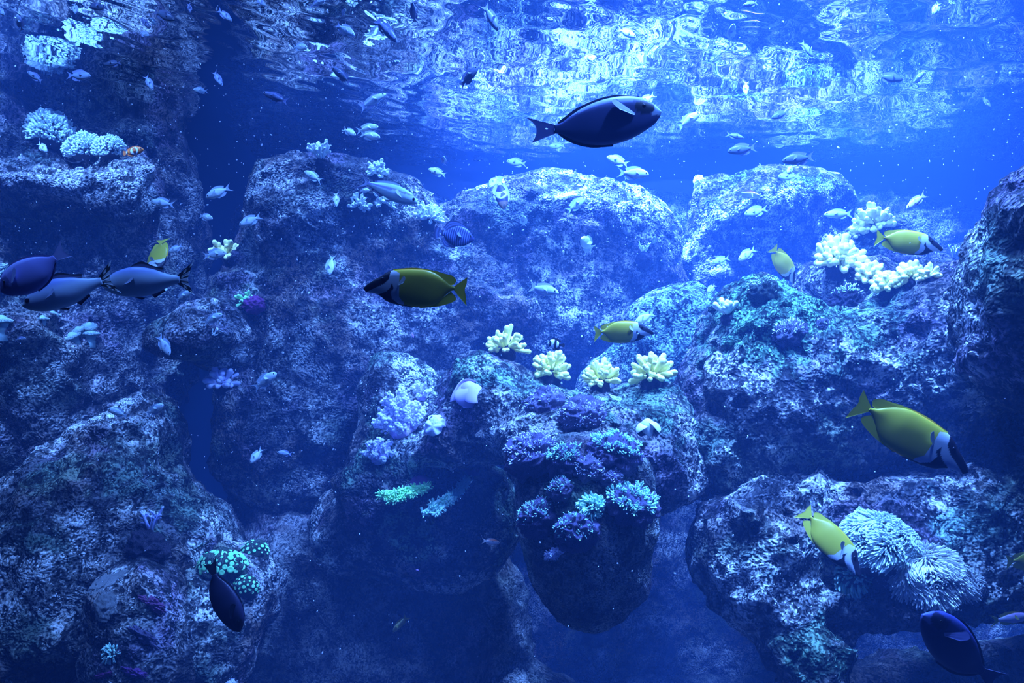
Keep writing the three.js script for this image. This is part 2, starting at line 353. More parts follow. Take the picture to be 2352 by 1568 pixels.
rock('rock_shelf', 'low pale rock shelf jutting out under the swimming flagtails', {
  id: 'shelf', amp: 0.035, prims: [E(425, 775, 3.1, 85, 52, 0.16, 12), E(490, 760, 3.2, 50, 60, 0.15), E(560, 800, 3.35, 90, 60, 0.18)], color: { pale: 0.95, green: 0.2, brown: 0.2, purple: 0.2 } });
rock('rock_dome', 'broad rounded rock dome glowing in the lamp light at the back', {
  id: 'dome', amp: 0.055, cell: 0.0135, prims: [E(1270, 560, 4.0, 245, 160, 0.45), E(1090, 520, 3.95, 110, 70, 0.3, 20), E(1440, 600, 3.95, 120, 130, 0.35), E(1250, 740, 4.0, 330, 150, 0.45), E(1080, 640, 3.9, 160, 120, 0.3)],
  color: { pale: 1.0, purple: 0.3, green: 0.15, brown: 0.25 } });
rock('rock_boulder', 'flat topped far boulder with the orange fish before it', {
  id: 'boulder', amp: 0.05, cell: 0.012, prims: [E(1810, 470, 4.1, 150, 80, 0.3), E(1640, 440, 4.1, 42, 32, 0.14, 15), E(1740, 500, 4.1, 150, 70, 0.3), E(1780, 640, 4.2, 260, 170, 0.35)],
  color: { pale: 0.95, purple: 0.35, green: 0.4, brown: 0.45 } });
rock('rock_mossy', 'green mossy rock in the gap behind the finger corals', {
  id: 'mossy', amp: 0.05, prims: [E(1560, 760, 3.3, 110, 95, 0.25, -20), E(1600, 860, 3.3, 120, 120, 0.25), E(1480, 900, 3.4, 160, 100, 0.2)],
  color: { pale: 0.5, green: 0.9, brown: 0.1, base: [0.38, 0.5, 0.36], patches: [[1560, 700, 3.1, 0.4, PAL.teal, 0.7]] } });
rock('rock_garden', 'lit rock ledge carrying the clumps of yellow coral', {
  id: 'garden', amp: 0.04, prims: [E(1960, 680, 3.05, 130, 55, 0.25, -12), E(2110, 690, 3.0, 160, 60, 0.25, 12), E(1930, 640, 3.1, 50, 30, 0.12), E(2020, 570, 3.5, 60, 60, 0.15), E(2060, 640, 3.5, 160, 80, 0.2)],
  color: { pale: 0.8, green: 0.3, brown: 0.2 } });
rock('rock_massif', 'great crusty rock mass with a mossy top rising to a dark column', {
  id: 'massif', amp: 0.05, cell: 0.0085, fine: 0.006, pits: [0.02, 17], prims: [
    E(1745, 790, 2.65, 115, 160, 0.28), E(1960, 850, 2.6, 300, 150, 0.34), E(1860, 960, 2.55, 250, 150, 0.3), E(1640, 970, 2.55, 95, 150, 0.24), E(1660, 1080, 2.5, 110, 55, 0.18), E(2120, 880, 2.5, 180, 175, 0.33), E(2190, 720, 2.5, 100, 90, 0.25, 35),
    E(2395, 640, 1.8, 165, 290, 0.28), E(2620, 700, 1.9, 220, 330, 0.35), E(2340, 800, 2.2, 150, 130, 0.30)],
  color: { pale: 0.7, purple: 0.35, green: 0.3, brown: 0.3, patches: [[1700, 650, 2.45, 0.28, PAL.green, 0.75], [1860, 690, 2.4, 0.25, PAL.green, 0.6], [1740, 720, 2.4, 0.2, PAL.green, 0.6]] } });
rock('rock_saddle', 'saddle shaped rock carrying the row of finger corals', {
  id: 'saddle', amp: 0.042, cell: 0.009, fine: 0.006, pits: [0.012, 19], prims: [
    E(1110, 890, 2.9, 85, 85, 0.22), E(1190, 930, 2.8, 130, 75, 0.22, -25), E(1330, 985, 2.6, 200, 85, 0.25), E(1490, 970, 2.6, 115, 85, 0.25), E(1345, 1050, 2.38, 165, 105, 0.23), E(1520, 1060, 2.5, 80, 70, 0.2), E(1040, 1000, 2.85, 130, 75, 0.22, 25)],
  color: { pale: 0.75, purple: 0.4, green: 0.4, brown: 0.35, patches: [[1450, 915, 2.4, 0.2, PAL.green, 0.6], [1085, 835, 2.7, 0.13, PAL.green, 0.7], [1200, 880, 2.65, 0.12, PAL.teal, 0.5]] } });
rock('rock_ridge', 'slanting rock ridge below the bushy lavender soft coral', {
  id: 'ridge', amp: 0.04, cell: 0.010, prims: [C([850, 1110, 2.85], [1010, 985, 2.85], 0.10, 0.09), E(900, 920, 3.1, 70, 110, 0.2), E(960, 950, 3.1, 70, 90, 0.18), E(1040, 1190, 3.0, 170, 160, 0.25), E(850, 1200, 3.1, 130, 110, 0.25), E(930, 1080, 3.0, 120, 110, 0.2)],
  color: { pale: 0.7, purple: 0.25, green: 0.5, brown: 0.3 } });
rock('rock_bulb', 'hanging rounded rock bulb crowded with coral lumps in front', {
  id: 'bulb', mat: M.rockSmooth, amp: 0.022, cell: 0.007, fine: 0.006, tile: 0.4, blend: 0.1, prims: [E(1352, 1240, 2.22, 150, 200, 0.18), E(1345, 1120, 2.25, 158, 130, 0.19)],
  color: { pale: 0.35, purple: 0.25, green: 0.3, brown: 0.3, base: [0.34, 0.36, 0.3] } });
rock('rock_underwall', 'large shadowed rock wall filling the bottom behind the bulb', {
  id: 'under', mat: M.rockSmooth, amp: 0.07, cell: 0.019, prims: [E(820, 1450, 3.4, 380, 300, 0.35), E(1080, 1800, 3.3, 420, 280, 0.35), E(660, 1280, 3.5, 160, 200, 0.35)],
  color: { pale: 0.5, purple: 0.3, green: 0.2, brown: 0.4 } });
rock('rock_apron', 'pale sloping rock apron under the big white anemones', {
  id: 'apron', amp: 0.05, cell: 0.0095, fine: 0.006, pits: [0.012, 18], prims: [
    E(1700, 1240, 2.3, 125, 75, 0.18, 25), E(1760, 1330, 2.2, 120, 110, 0.18), E(1900, 1270, 2.35, 230, 140, 0.24), E(2130, 1230, 2.35, 280, 150, 0.28), E(2340, 1130, 2.3, 190, 150, 0.3, 25), E(2330, 1300, 2.25, 120, 120, 0.25), E(2080, 1380, 2.15, 160, 40, 0.18, 4), E(1850, 1500, 2.1, 80, 130, 0.16, 25), E(1760, 1160, 2.35, 140, 55, 0.18, 18), E(2600, 1280, 2.3, 240, 200, 0.3), E(2390, 1030, 2.55, 190, 130, 0.25, 20)],
  color: { pale: 0.95, purple: 0.25, green: 0.3, brown: 0.35, patches: [[2230, 1215, 2.15, 0.14, PAL.teal, 0.8], [1860, 1480, 2.0, 0.1, PAL.green, 0.7]] } });
rock('rock_recess', 'dark recessed rock under the ledge at the lower right', {
  id: 'recess', mat: M.rockSmooth, amp: 0.06, cell: 0.014, prims: [E(2300, 1640, 2.6, 420, 150, 0.28)], color: { pale: 0.5 } });
rock('rock_mound', 'rounded rock knob with a white crust streak and purple sponges', {
  id: 'mound', amp: 0.035, cell: 0.008, prims: [E(310, 1400, 2.65, 105, 105, 0.18), E(330, 1530, 2.65, 130, 90, 0.2)],
  color: { pale: 0.4, purple: 0.6, green: 0.2, patches: [[232, 1330, 2.58, 0.075, PAL.pale, 1], [262, 1325, 2.55, 0.07, PAL.pale, 1], [228, 1400, 2.58, 0.07, PAL.pale, 1], [250, 1365, 2.55, 0.07, PAL.pale, 1]] } });
rock('rock_footing', 'mottled rock footing below the green button polyps', {
  id: 'footing', amp: 0.04, cell: 0.009, prims: [E(510, 1480, 2.8, 85, 120, 0.2), E(530, 1340, 2.95, 110, 90, 0.2), E(480, 1400, 2.9, 90, 90, 0.2)], color: { pale: 0.75, purple: 0.4, brown: 0.5 } });

// ---------------------------------------------------------------- fish
function curve(points) {                     // smooth curve through [t, value] pairs
  return (t) => {
    let i = 0; while (i < points.length - 2 && t > points[i + 1][0]) i++;
    const p1 = points[i], p2 = points[i + 1], p0 = points[i - 1] || p1, p3 = points[i + 2] || p2, h = p2[0] - p1[0], u = clamp((t - p1[0]) / h, 0, 1);
    const m1 = (p2[1] - p0[1]) / Math.max(p2[0] - p0[0], 1e-6) * h, m2 = (p3[1] - p1[1]) / Math.max(p3[0] - p1[0], 1e-6) * h, u2 = u * u, u3 = u2 * u;
    return (2 * u3 - 3 * u2 + 1) * p1[1] + (u3 - 2 * u2 + u) * m1 + (-2 * u3 + 3 * u2) * p2[1] + (u3 - u2) * m2;
  };
}
// A fish is one long: nose at x = 0.5, tail tips at x = -0.5, back up. s.top, s.bot, s.wid: [share of length from the nose, height]. color(x from the nose, y, out)
function fishBody(s, color, nu = 44, nv = 28) {
  const top = curve(s.top), bot = curve(s.bot), wid = curve(s.wid), end = s.top[s.top.length - 1][0], pos = [], col = [], idx = [], c = [0, 0, 0];
  for (let i = 0; i <= nu; i++) {
    const t = end * (i / nu < 0.15 ? (i / nu) * (i / nu) / 0.15 * 0.5 + (i / nu) * 0.5 : i / nu), a = top(t), b = bot(t), w = wid(t), cy = (a + b) / 2, hy = (a - b) / 2;
    for (let j = 0; j < nv; j++) {
      const q = j / nv * Math.PI * 2, sn = Math.sin(q), cs = Math.cos(q), y = cy + hy * sn, z = w * Math.sign(cs) * Math.pow(Math.abs(cs), 0.85);
      pos.push(0.5 - t, y, z); color(t, y, c, z); col.push(c[0], c[1], c[2]);
    }
  }
  for (let i = 0; i < nu; i++) for (let j = 0; j < nv; j++) { const a = i * nv + j, b = i * nv + (j + 1) % nv, d = a + nv, e = b + nv; idx.push(a, b, d, b, e, d); }
  for (const i of [0, nu]) {
    const k = pos.length / 3, t = i ? end : 0; pos.push(0.5 - t, (top(t) + bot(t)) / 2, 0); color(t, (top(t) + bot(t)) / 2, c, 0); col.push(c[0], c[1], c[2]);
    for (let j = 0; j < nv; j++) { const a = i * nv + j, b = i * nv + (j + 1) % nv; i ? idx.push(a, b, k) : idx.push(b, a, k); }
  }
  const g = new THREE.BufferGeometry(); g.setAttribute('position', new THREE.Float32BufferAttribute(pos, 3)); g.setAttribute('color', new THREE.Float32BufferAttribute(col, 3)); g.setIndex(idx); g.computeVertexNormals(); return g;
}
function along(line, t) {                      // a smooth run through the points of a fin's outline
  const f = t * (line.length - 1), i = Math.min(Math.floor(f), line.length - 2), u = f - i, p1 = line[i], p2 = line[i + 1], p0 = line[i - 1] || [2 * p1[0] - p2[0], 2 * p1[1] - p2[1]], p3 = line[i + 2] || [2 * p2[0] - p1[0], 2 * p2[1] - p1[1]];
  return [0, 1].map((k) => 0.5 * (2 * p1[k] + (p2[k] - p0[k]) * u + (2 * p0[k] - 5 * p1[k] + 4 * p2[k] - p3[k]) * u * u + (3 * p1[k] - p0[k] - 3 * p2[k] + p3[k]) * u * u * u));
}
// a fin between its root line and its free edge, thick at the root, with raised rays; color(u from root, v along)
function fin(root, edge, color, { nu = 6, nv = 20, th = 0.006, rays = 9, sway = 0 } = {}) {
  const pos = [], col = [], idx = [], c = [0, 0, 0], W = nv + 1, S = (nu + 1) * W;
  for (const side of [1, -1]) for (let i = 0; i <= nu; i++) for (let j = 0; j <= nv; j++) {
    const u = i / nu, v = j / nv, r = along(root, v), e = along(edge, v), k = th * (1 - 0.8 * u) * (0.75 + 0.25 * Math.cos(v * rays * 2 * Math.PI)) + 0.0006;
    pos.push(lerp(r[0], e[0], u), lerp(r[1], e[1], u), side * k + sway * u * u); color(u, v, c); col.push(c[0], c[1], c[2]);
  }
  const mid = along(root, 0.5), rim = along(edge, 0.5), r0 = root[0], r1 = root[root.length - 1], flip = (rim[0] - mid[0]) * (r1[1] - r0[1]) - (rim[1] - mid[1]) * (r1[0] - r0[0]) < 0 ? 1 : 0;
  for (let s = 0; s < 2; s++) for (let i = 0; i < nu; i++) for (let j = 0; j < nv; j++) { const a = s * S + i * W + j, b = a + 1, d = a + W, e = d + 1; (s ^ flip) ? idx.push(a, b, d, b, e, d) : idx.push(a, d, b, b, d, e); }
  const seam = (a, b) => { flip ? idx.push(a, a + S, b, b, a + S, b + S) : idx.push(a, b, a + S, b, b + S, a + S); };
  for (let i = 0; i < nu; i++) { seam(i * W, (i + 1) * W); seam((i + 1) * W + nv, i * W + nv); } for (let j = 0; j < nv; j++) seam(nu * W + j, nu * W + j + 1);
  const g = new THREE.BufferGeometry(); g.setAttribute('position', new THREE.Float32BufferAttribute(pos, 3)); g.setAttribute('color', new THREE.Float32BufferAttribute(col, 3)); g.setIndex(idx); g.computeVertexNormals(); return g;
}
const plain = (c) => (u, v, o) => { o[0] = c[0]; o[1] = c[1]; o[2] = c[2]; };
const inPoly = (pts, x, y) => { let k = false; for (let i = 0, j = pts.length - 1; i < pts.length; j = i++) { const [a, b] = pts[i], [c, d] = pts[j]; if ((b > y) !== (d > y) && x < (c - a) * (y - b) / (d - b) + a) k = !k; } return k; };
const skinBump = makeTexture(256, (() => { const a = tileNoise(40, 301), b = tileNoise(16, 302); return (u, v) => { const x = 0.5 + 0.3 * a(u, v) + 0.2 * b(u, v); return [x, x, x]; }; })(), false);
M.skin = new THREE.MeshPhysicalMaterial({ vertexColors: true, roughness: 0.42, specularIntensity: 0.6, sheen: 0.2, side: THREE.DoubleSide });
M.finSkin = new THREE.MeshPhysicalMaterial({ vertexColors: true, roughness: 0.6, transmission: 0.25, thickness: 0, side: THREE.DoubleSide });
M.eye = new THREE.MeshPhysicalMaterial({ color: new THREE.Color().setRGB(0.008, 0.008, 0.012), roughness: 0.12 });
M.iris = new THREE.MeshPhysicalMaterial({ color: new THREE.Color().setRGB(0.22, 0.25, 0.3), roughness: 0.4 });
const eyeBall = new THREE.SphereGeometry(1, 14, 10), irisRing = new THREE.TorusGeometry(1, 0.28, 8, 18);
function eyes(o, t, y, z, r, ring) {
  for (const s of [1, -1]) {
    const e = part('eye', eyeBall, M.eye, o); e.position.set(0.5 - t, y, s * z); e.scale.set(r, r, r * 0.55);
    if (ring) { const k = part('iris', irisRing, M.iris, e); k.position.z = s * 0.35; k.scale.set(0.95, 0.95, 0.7); }
  }
}
function pectorals(o, x, y, z, len, h, color, open = 0.5) {
  for (const s of [1, -1]) {
    const g = fin([[0, h * 0.18], [0, -h * 0.18]], [[-len * 0.9, h * 0.55], [-len, h * 0.15], [-len * 0.95, -h * 0.25], [-len * 0.6, -h * 0.5]], plain(color), { nu: 4, nv: 8, th: 0.004, rays: 5 });
    const m = part('pectoral_fin', g, M.finSkin, o); m.position.set(x, y, s * z); m.rotation.set(-s * 0.5, s * open, -0.35);
  }
}
const px2 = (x0, y0, L) => ([x, y]) => [(x - x0) / L, (y0 - y) / L];   // profile measured on the photograph: x from the nose, y up

const KINDS = {};
function kind(name, build) { const o = new THREE.Group(); build(o); KINDS[name] = o; }

// small chromis: oval body, forked tail
function chromis(body, back, finc, { h = 0.17, ring = true } = {}) {
  return (o) => {
    part('body', fishBody({ top: [[0, 0.005], [0.05, 0.075 * h / 0.17], [0.16, 0.135 * h / 0.17], [0.34, h], [0.55, 0.13 * h / 0.17], [0.7, 0.055], [0.78, 0.042]], bot: [[0, -0.02], [0.05, -0.065 * h / 0.17], [0.16, -0.12 * h / 0.17], [0.36, -h * 0.95], [0.55, -0.125 * h / 0.17], [0.7, -0.055], [0.78, -0.042]], wid: [[0, 0.008], [0.06, 0.045], [0.2, 0.075], [0.4, 0.08], [0.6, 0.05], [0.78, 0.014]] },
      (t, y, c) => { const k = sstep(0.02, 0.12, y); for (let i = 0; i < 3; i++) c[i] = lerp(body[i], back[i], k); }, 30, 20), M.skin, o);
    const f = plain(finc);
    part('tail_fin', fin([[-0.255, 0.04], [-0.27, 0], [-0.255, -0.04]], [[-0.5, 0.165], [-0.42, 0.09], [-0.375, 0], [-0.42, -0.09], [-0.5, -0.165]], f, { nv: 16, rays: 8 }), M.finSkin, o);
    part('dorsal_fin', fin([[0.28, h * 0.86], [0.12, h * 0.98], [-0.05, h * 0.78], [-0.2, h * 0.32]], [[0.24, h * 1.12], [0.1, h * 1.38], [-0.08, h * 1.3], [-0.26, h * 0.85]], f, { nv: 16, rays: 10 }), M.finSkin, o);
    part('anal_fin', fin([[0.04, -h * 0.9], [-0.08, -h * 0.7], [-0.2, -h * 0.3]], [[-0.02, -h * 1.2], [-0.14, -h * 1.2], [-0.26, -h * 0.75]], f, { nv: 10, rays: 7 }), M.finSkin, o);
    part('pelvic_fin', fin([[0.16, -h * 0.88], [0.12, -h * 0.92]], [[0.05, -h * 1.3], [0.0, -h * 1.15]], f, { nv: 5, nu: 4, rays: 3 }), M.finSkin, o);
    pectorals(o, 0.2, -0.01, 0.072, 0.16, 0.1, finc, 0.7);
    eyes(o, 0.085, 0.025, 0.047, 0.022, ring);
  };
}
kind('chromis_pale', chromis([0.88, 0.97, 0.95], [0.66, 0.82, 0.92], [0.75, 0.85, 0.95]));
kind('chromis_blue', chromis([0.6, 0.72, 0.85], [0.42, 0.46, 0.75], [0.55, 0.6, 0.85]));
kind('chromis_dark', chromis([0.10, 0.13, 0.2], [0.07, 0.08, 0.15], [0.16, 0.18, 0.32], { h: 0.155 }));
kind('chromis_slim', chromis([0.66, 0.78, 0.9], [0.45, 0.5, 0.8], [0.6, 0.64, 0.9], { h: 0.13 }));
kind('chromis_pink', chromis([0.85, 0.72, 0.8], [0.8, 0.5, 0.6], [0.8, 0.66, 0.8], { h: 0.13 }));
kind('chromis_slimdark', chromis([0.16, 0.19, 0.32], [0.10, 0.11, 0.24], [0.2, 0.22, 0.42], { h: 0.125 }));
kind('orange_fish', (o) => {
  chromis([0.98, 0.9, 0.85], [1.0, 0.22, 0.04], [0.98, 0.85, 0.75], { h: 0.14 })(o);
});
kind('yellowtail_fish', (o) => {
  chromis([0.7, 0.6, 0.75], [0.5, 0.3, 0.5], [0.75, 0.7, 0.1], { h: 0.13 })(o);
});
kind('olive_fish', (o) => { chromis([0.5, 0.5, 0.25], [0.42, 0.36, 0.16], [0.5, 0.48, 0.2], { h: 0.1 })(o); });
kind('tiny_purple_fish', (o) => { chromis([0.8, 0.4, 0.9], [0.7, 0.3, 0.9], [0.8, 0.5, 0.9], { h: 0.15 })(o); });
// banded small fish: bands of [from, to, colour] along the body
function banded(h, bands, ground, finc, edge) {
  return (o) => {
    part('body', fishBody({ top: [[0, 0.0], [0.06, 0.09 * h / 0.2], [0.18, 0.17 * h / 0.2], [0.36, h], [0.58, 0.15 * h / 0.2], [0.72, 0.06], [0.8, 0.055]], bot: [[0, -0.02], [0.06, -0.08 * h / 0.2], [0.18, -0.15 * h / 0.2], [0.38, -h * 0.95], [0.58, -0.14 * h / 0.2], [0.72, -0.06], [0.8, -0.055]], wid: [[0, 0.01], [0.06, 0.055], [0.2, 0.09], [0.4, 0.085], [0.6, 0.055], [0.8, 0.018]] },
      (t, y, c) => {
        let k = ground; for (const [a, b, q, bend = 0] of bands) { const m = t + bend * y * y * 8; if (m > a && m < b) k = q; else if (edge && (Math.abs(m - a) < 0.022 || Math.abs(m - b) < 0.022)) k = edge; }
        c[0] = k[0]; c[1] = k[1]; c[2] = k[2];
      }, 70, 24), M.skin, o);
    const f = (u, v, c) => { const k = edge && u > 0.75 ? edge : finc; c[0] = k[0]; c[1] = k[1]; c[2] = k[2]; };
    part('tail_fin', fin([[-0.27, 0.05], [-0.28, 0], [-0.27, -0.05]], [[-0.46, 0.13], [-0.5, 0.05], [-0.5, -0.05], [-0.46, -0.13]], f, { nv: 14 }), M.finSkin, o);
    part('dorsal_fin', fin([[0.28, h * 0.84], [0.1, h * 0.96], [-0.22, h * 0.36]], [[0.24, h * 1.25], [0.06, h * 1.36], [-0.1, h * 1.2], [-0.28, h * 0.8]], f, { nv: 14 }), M.finSkin, o);
    part('anal_fin', fin([[0.06, -h * 0.9], [-0.22, -h * 0.33]], [[0.0, -h * 1.3], [-0.14, -h * 1.2], [-0.28, -h * 0.7]], f, { nv: 10 }), M.finSkin, o);
    part('pelvic_fin', fin([[0.2, -h * 0.85], [0.14, -h * 0.92]], [[0.1, -h * 1.4], [0.03, -h * 1.2]], f, { nv: 5, nu: 4 }), M.finSkin, o);
    pectorals(o, 0.18, -0.02, 0.085, 0.15, 0.13, finc, 0.8); eyes(o, 0.09, 0.03, 0.06, 0.026, true);
  };
}
const ORANGE = [0.95, 0.24, 0.02], WHITE = [0.9, 0.92, 0.92], BLACK = [0.012, 0.012, 0.02];
kind('clownfish', banded(0.17, [[0.2, 0.29, WHITE, -0.6], [0.46, 0.58, WHITE, 0.4], [0.74, 0.79, WHITE]], ORANGE, ORANGE, BLACK));
kind('humbug_damsel', banded(0.26, [[0.1, 0.22, BLACK, 0.3], [0.38, 0.52, BLACK], [0.66, 0.82, BLACK]], WHITE, BLACK, null));
kind('bannerfish', banded(0.17, [[0.0, 0.2, [0.35, 0.22, 0.16]], [0.28, 0.48, WHITE, -0.5], [0.72, 0.85, WHITE]], [0.06, 0.06, 0.16], [0.75, 0.72, 0.5], null));

// foxface, its profile and markings measured on the one above the centre of the photograph
const FOX = px2(212, 590, 1395);
const foxTop = [[212, 585], [260, 540], [340, 482], [430, 435], [520, 375], [610, 347], [760, 332], [900, 330], [1050, 340], [1180, 385], [1290, 460], [1370, 530], [1440, 562]].map(FOX);
const foxBot = [[212, 612], [245, 645], [330, 660], [420, 690], [520, 765], [640, 805], [780, 832], [950, 842], [1100, 825], [1220, 770], [1300, 690], [1380, 625], [1440, 604]].map(FOX);
const foxBand = [[180, 560], [200, 660], [250, 646], [330, 606], [470, 548], [556, 478], [585, 330], [520, 330], [420, 430], [290, 520]].map(FOX);
const foxBib = [[602, 520], [628, 600], [580, 645], [602, 735], [680, 795], [760, 812], [880, 838], [870, 880], [520, 880], [380, 690], [440, 668], [520, 640], [580, 590]].map(FOX);
const foxWhite = (x, y) => x < (600 + 100 * sstep(330, 400, 590 - y * 1395) + 60 * sstep(700, 800, 590 - y * 1395) - 212) / 1395;
kind('foxface', (o) => {
  const YEL = [0.58, 0.50, 0.03], PALE = [0.72, 0.76, 0.82], DK = [0.02, 0.018, 0.03], OR = [0.9, 0.45, 0.03];
  part('body', fishBody({ top: foxTop, bot: foxBot, wid: [[0, 0.012], [0.1, 0.03], [0.25, 0.058], [0.42, 0.068], [0.6, 0.058], [0.75, 0.03], [0.9, 0.014]] },
    (t, y, c) => { const k = inPoly(foxBand, t, y) || inPoly(foxBib, t, y) ? DK : foxWhite(t, y) ? PALE : y > 0.178 || y < -0.172 ? OR : YEL; c[0] = k[0]; c[1] = k[1]; c[2] = k[2]; }, 180, 76), M.skin, o);
  const F = ([x, y]) => { const [a, b] = FOX([x, y]); return [0.5 - a, b]; };
  const yel = (u, v, c) => { const e = u > 0.85 ? 0.5 : 1; c[0] = 0.85 * (0.9 + 0.1 * e); c[1] = lerp(0.6, 0.78, e); c[2] = 0.04; };
  part('tail_fin', fin([[1425, 560], [1440, 583], [1425, 606]].map(F), [[1607, 428], [1598, 520], [1575, 600], [1592, 700], [1602, 818]].map(F), yel, { nv: 22, rays: 10 }), M.finSkin, o);
  part('dorsal_fin', fin([[600, 352], [900, 334], [1150, 374], [1270, 448], [1380, 545]].map(F), [[610, 330], [900, 308], [1160, 345], [1290, 382], [1400, 410], [1458, 470], [1430, 530]].map(F), yel, { nv: 30, rays: 16 }), M.finSkin, o);
  part('anal_fin', fin([[950, 838], [1150, 808], [1290, 700], [1390, 622]].map(F), [[980, 852], [1200, 830], [1370, 785], [1455, 735], [1440, 680], [1400, 640]].map(F), yel, { nv: 26, rays: 12 }), M.finSkin, o);
  part('pelvic_fin', fin([[640, 800], [720, 824]].map(F), [[860, 850], [880, 842]].map(F), plain([0.5, 0.5, 0.55]), { nv: 5, nu: 4 }), M.finSkin, o);
  pectorals(o, ...F([690, 545]), 0.066, 0.10, 0.075, [0.6, 0.62, 0.6], 0.75);
  eyes(o, 0.19, 0.085, 0.046, 0.017, false);
});
// surgeonfish, measured on the large one near the surface
const TANG = px2(2145, 640, 1825), tg = ([x, y]) => { const [a, b] = TANG([x, y]); return [-a, b]; }, tgF = (p) => { const [a, b] = tg(p); return [0.5 - a, b]; };
const tangTop = [[2145, 555], [2110, 515], [2050, 455], [1980, 405], [1880, 352], [1700, 318], [1500, 322], [1300, 360], [1100, 430], [930, 525], [820, 595], [720, 622]].map(tg);
const tangBot = [[2145, 575], [2115, 640], [2050, 715], [1950, 780], [1800, 860], [1600, 925], [1400, 948], [1200, 930], [1050, 890], [920, 825], [820, 765], [720, 735]].map(tg);
function tang(flank, back, mask, finc, lightFin, muzzle) {
  return (o) => {
    part('body', fishBody({ top: tangTop, bot: tangBot, wid: [[0, 0.012], [0.06, 0.035], [0.16, 0.06], [0.32, 0.072], [0.5, 0.06], [0.66, 0.03], [0.78, 0.012]] },
      (t, y, c) => {
        let k = flank; const m = Math.hypot((t - 0.12) / 0.075, (y - 0.075) / 0.05); if (m < 1) k = mask; else if (t < 0.075 && y > 0.015 && muzzle) k = muzzle; else if (y > 0.128 - 0.25 * Math.max(0, t - 0.4)) k = back;
        c[0] = k[0]; c[1] = k[1]; c[2] = k[2];
      }, 80, 40), M.skin, o);
    const f = plain(finc);
    part('tail_fin', fin([[735, 625], [715, 680], [735, 735]].map(tgF), [[318, 484], [420, 560], [470, 660], [445, 770], [392, 842]].map(tgF), plain(lightFin), { nv: 22, rays: 10 }), M.finSkin, o);
    part('dorsal_fin', fin([[1880, 356], [1500, 326], [1100, 434], [860, 575], [800, 612]].map(tgF), [[1860, 330], [1480, 292], [1080, 398], [830, 545], [748, 606]].map(tgF), f, { nv: 30, rays: 18 }), M.finSkin, o);
    part('anal_fin', fin([[1500, 940], [1200, 928], [950, 838], [800, 750]].map(tgF), [[1480, 972], [1180, 962], [920, 872], [755, 752]].map(tgF), f, { nv: 24, rays: 14 }), M.finSkin, o);
    pectorals(o, ...tgF([1790, 600]), 0.068, 0.19, 0.075, lightFin, 0.5);
    const sp = part('tail_spine', new THREE.ConeGeometry(0.005, 0.035, 8), M.skin, o); sp.geometry.setAttribute('color', new THREE.Float32BufferAttribute(new Float32Array(sp.geometry.attributes.position.count * 3).fill(0.12), 3)); sp.position.set(-0.22, 0.0, 0.012); sp.rotation.z = -1.5;
    eyes(o, 0.125, 0.082, 0.049, 0.015, false);
  };
}
kind('tang_large', tang([0.075, 0.085, 0.22], [0.28, 0.32, 0.58], [0.015, 0.015, 0.03], [0.03, 0.03, 0.07], [0.25, 0.27, 0.55], [0.5, 0.6, 0.75]));
kind('tang_violet', tang([0.34, 0.32, 0.72], [0.5, 0.5, 0.9], [0.16, 0.15, 0.4], [0.16, 0.16, 0.42], [0.55, 0.58, 0.9], null));
KINDS.tang_violet.children.forEach((m) => { m.scale.y *= 1.35; m.position.y *= 1.35; });
kind('tang_black', tang([0.022, 0.02, 0.05], [0.03, 0.028, 0.07], [0.015, 0.015, 0.03], [0.015, 0.015, 0.035], [0.02, 0.02, 0.045], null));
kind('tang_navy', tang([0.035, 0.035, 0.12], [0.07, 0.08, 0.28], [0.02, 0.02, 0.05], [0.02, 0.02, 0.06], [0.05, 0.05, 0.16], [0.12, 0.14, 0.35]));
// sailfin tang with fine upright stripes
kind('sailfin_tang', (o) => {
  const A = [0.03, 0.035, 0.12], Bc = [0.14, 0.18, 0.4];
  part('body', fishBody({ top: [[0, 0.0], [0.08, 0.1], [0.2, 0.2], [0.42, 0.25], [0.6, 0.17], [0.74, 0.06], [0.78, 0.05]], bot: [[0, -0.03], [0.08, -0.1], [0.2, -0.19], [0.42, -0.24], [0.6, -0.17], [0.74, -0.06], [0.78, -0.05]], wid: [[0, 0.012], [0.08, 0.04], [0.25, 0.065], [0.45, 0.065], [0.65, 0.035], [0.78, 0.012]] },
    (t, y, c) => { const k = Math.sin((t + 0.35 * y * y) * 118) > 0.25 && t > 0.12 ? Bc : A; c[0] = k[0]; c[1] = k[1]; c[2] = k[2]; }, 150, 36), M.skin, o);
  const f = (u, v, c) => { const k = u > 0.25 && u < 0.4 || u > 0.6 && u < 0.75 ? Bc : A; c[0] = k[0]; c[1] = k[1]; c[2] = k[2]; };
  part('tail_fin', fin([[-0.26, 0.05], [-0.28, 0], [-0.26, -0.05]], [[-0.48, 0.17], [-0.5, 0.06], [-0.5, -0.06], [-0.46, -0.17]], f, { nv: 16 }), M.finSkin, o);
  part('dorsal_fin', fin([[0.3, 0.19], [0.08, 0.245], [-0.1, 0.17], [-0.22, 0.06]], [[0.28, 0.24], [0.05, 0.34], [-0.18, 0.33], [-0.29, 0.14]], f, { nv: 22, rays: 14 }), M.finSkin, o);
  part('anal_fin', fin([[0.1, -0.235], [-0.1, -0.17], [-0.22, -0.06]], [[0.06, -0.29], [-0.17, -0.29], [-0.29, -0.13]], f, { nv: 16, rays: 10 }), M.finSkin, o);
  pectorals(o, 0.2, 0, 0.06, 0.14, 0.12, Bc, 0.5); eyes(o, 0.1, 0.06, 0.042, 0.02, true);
});
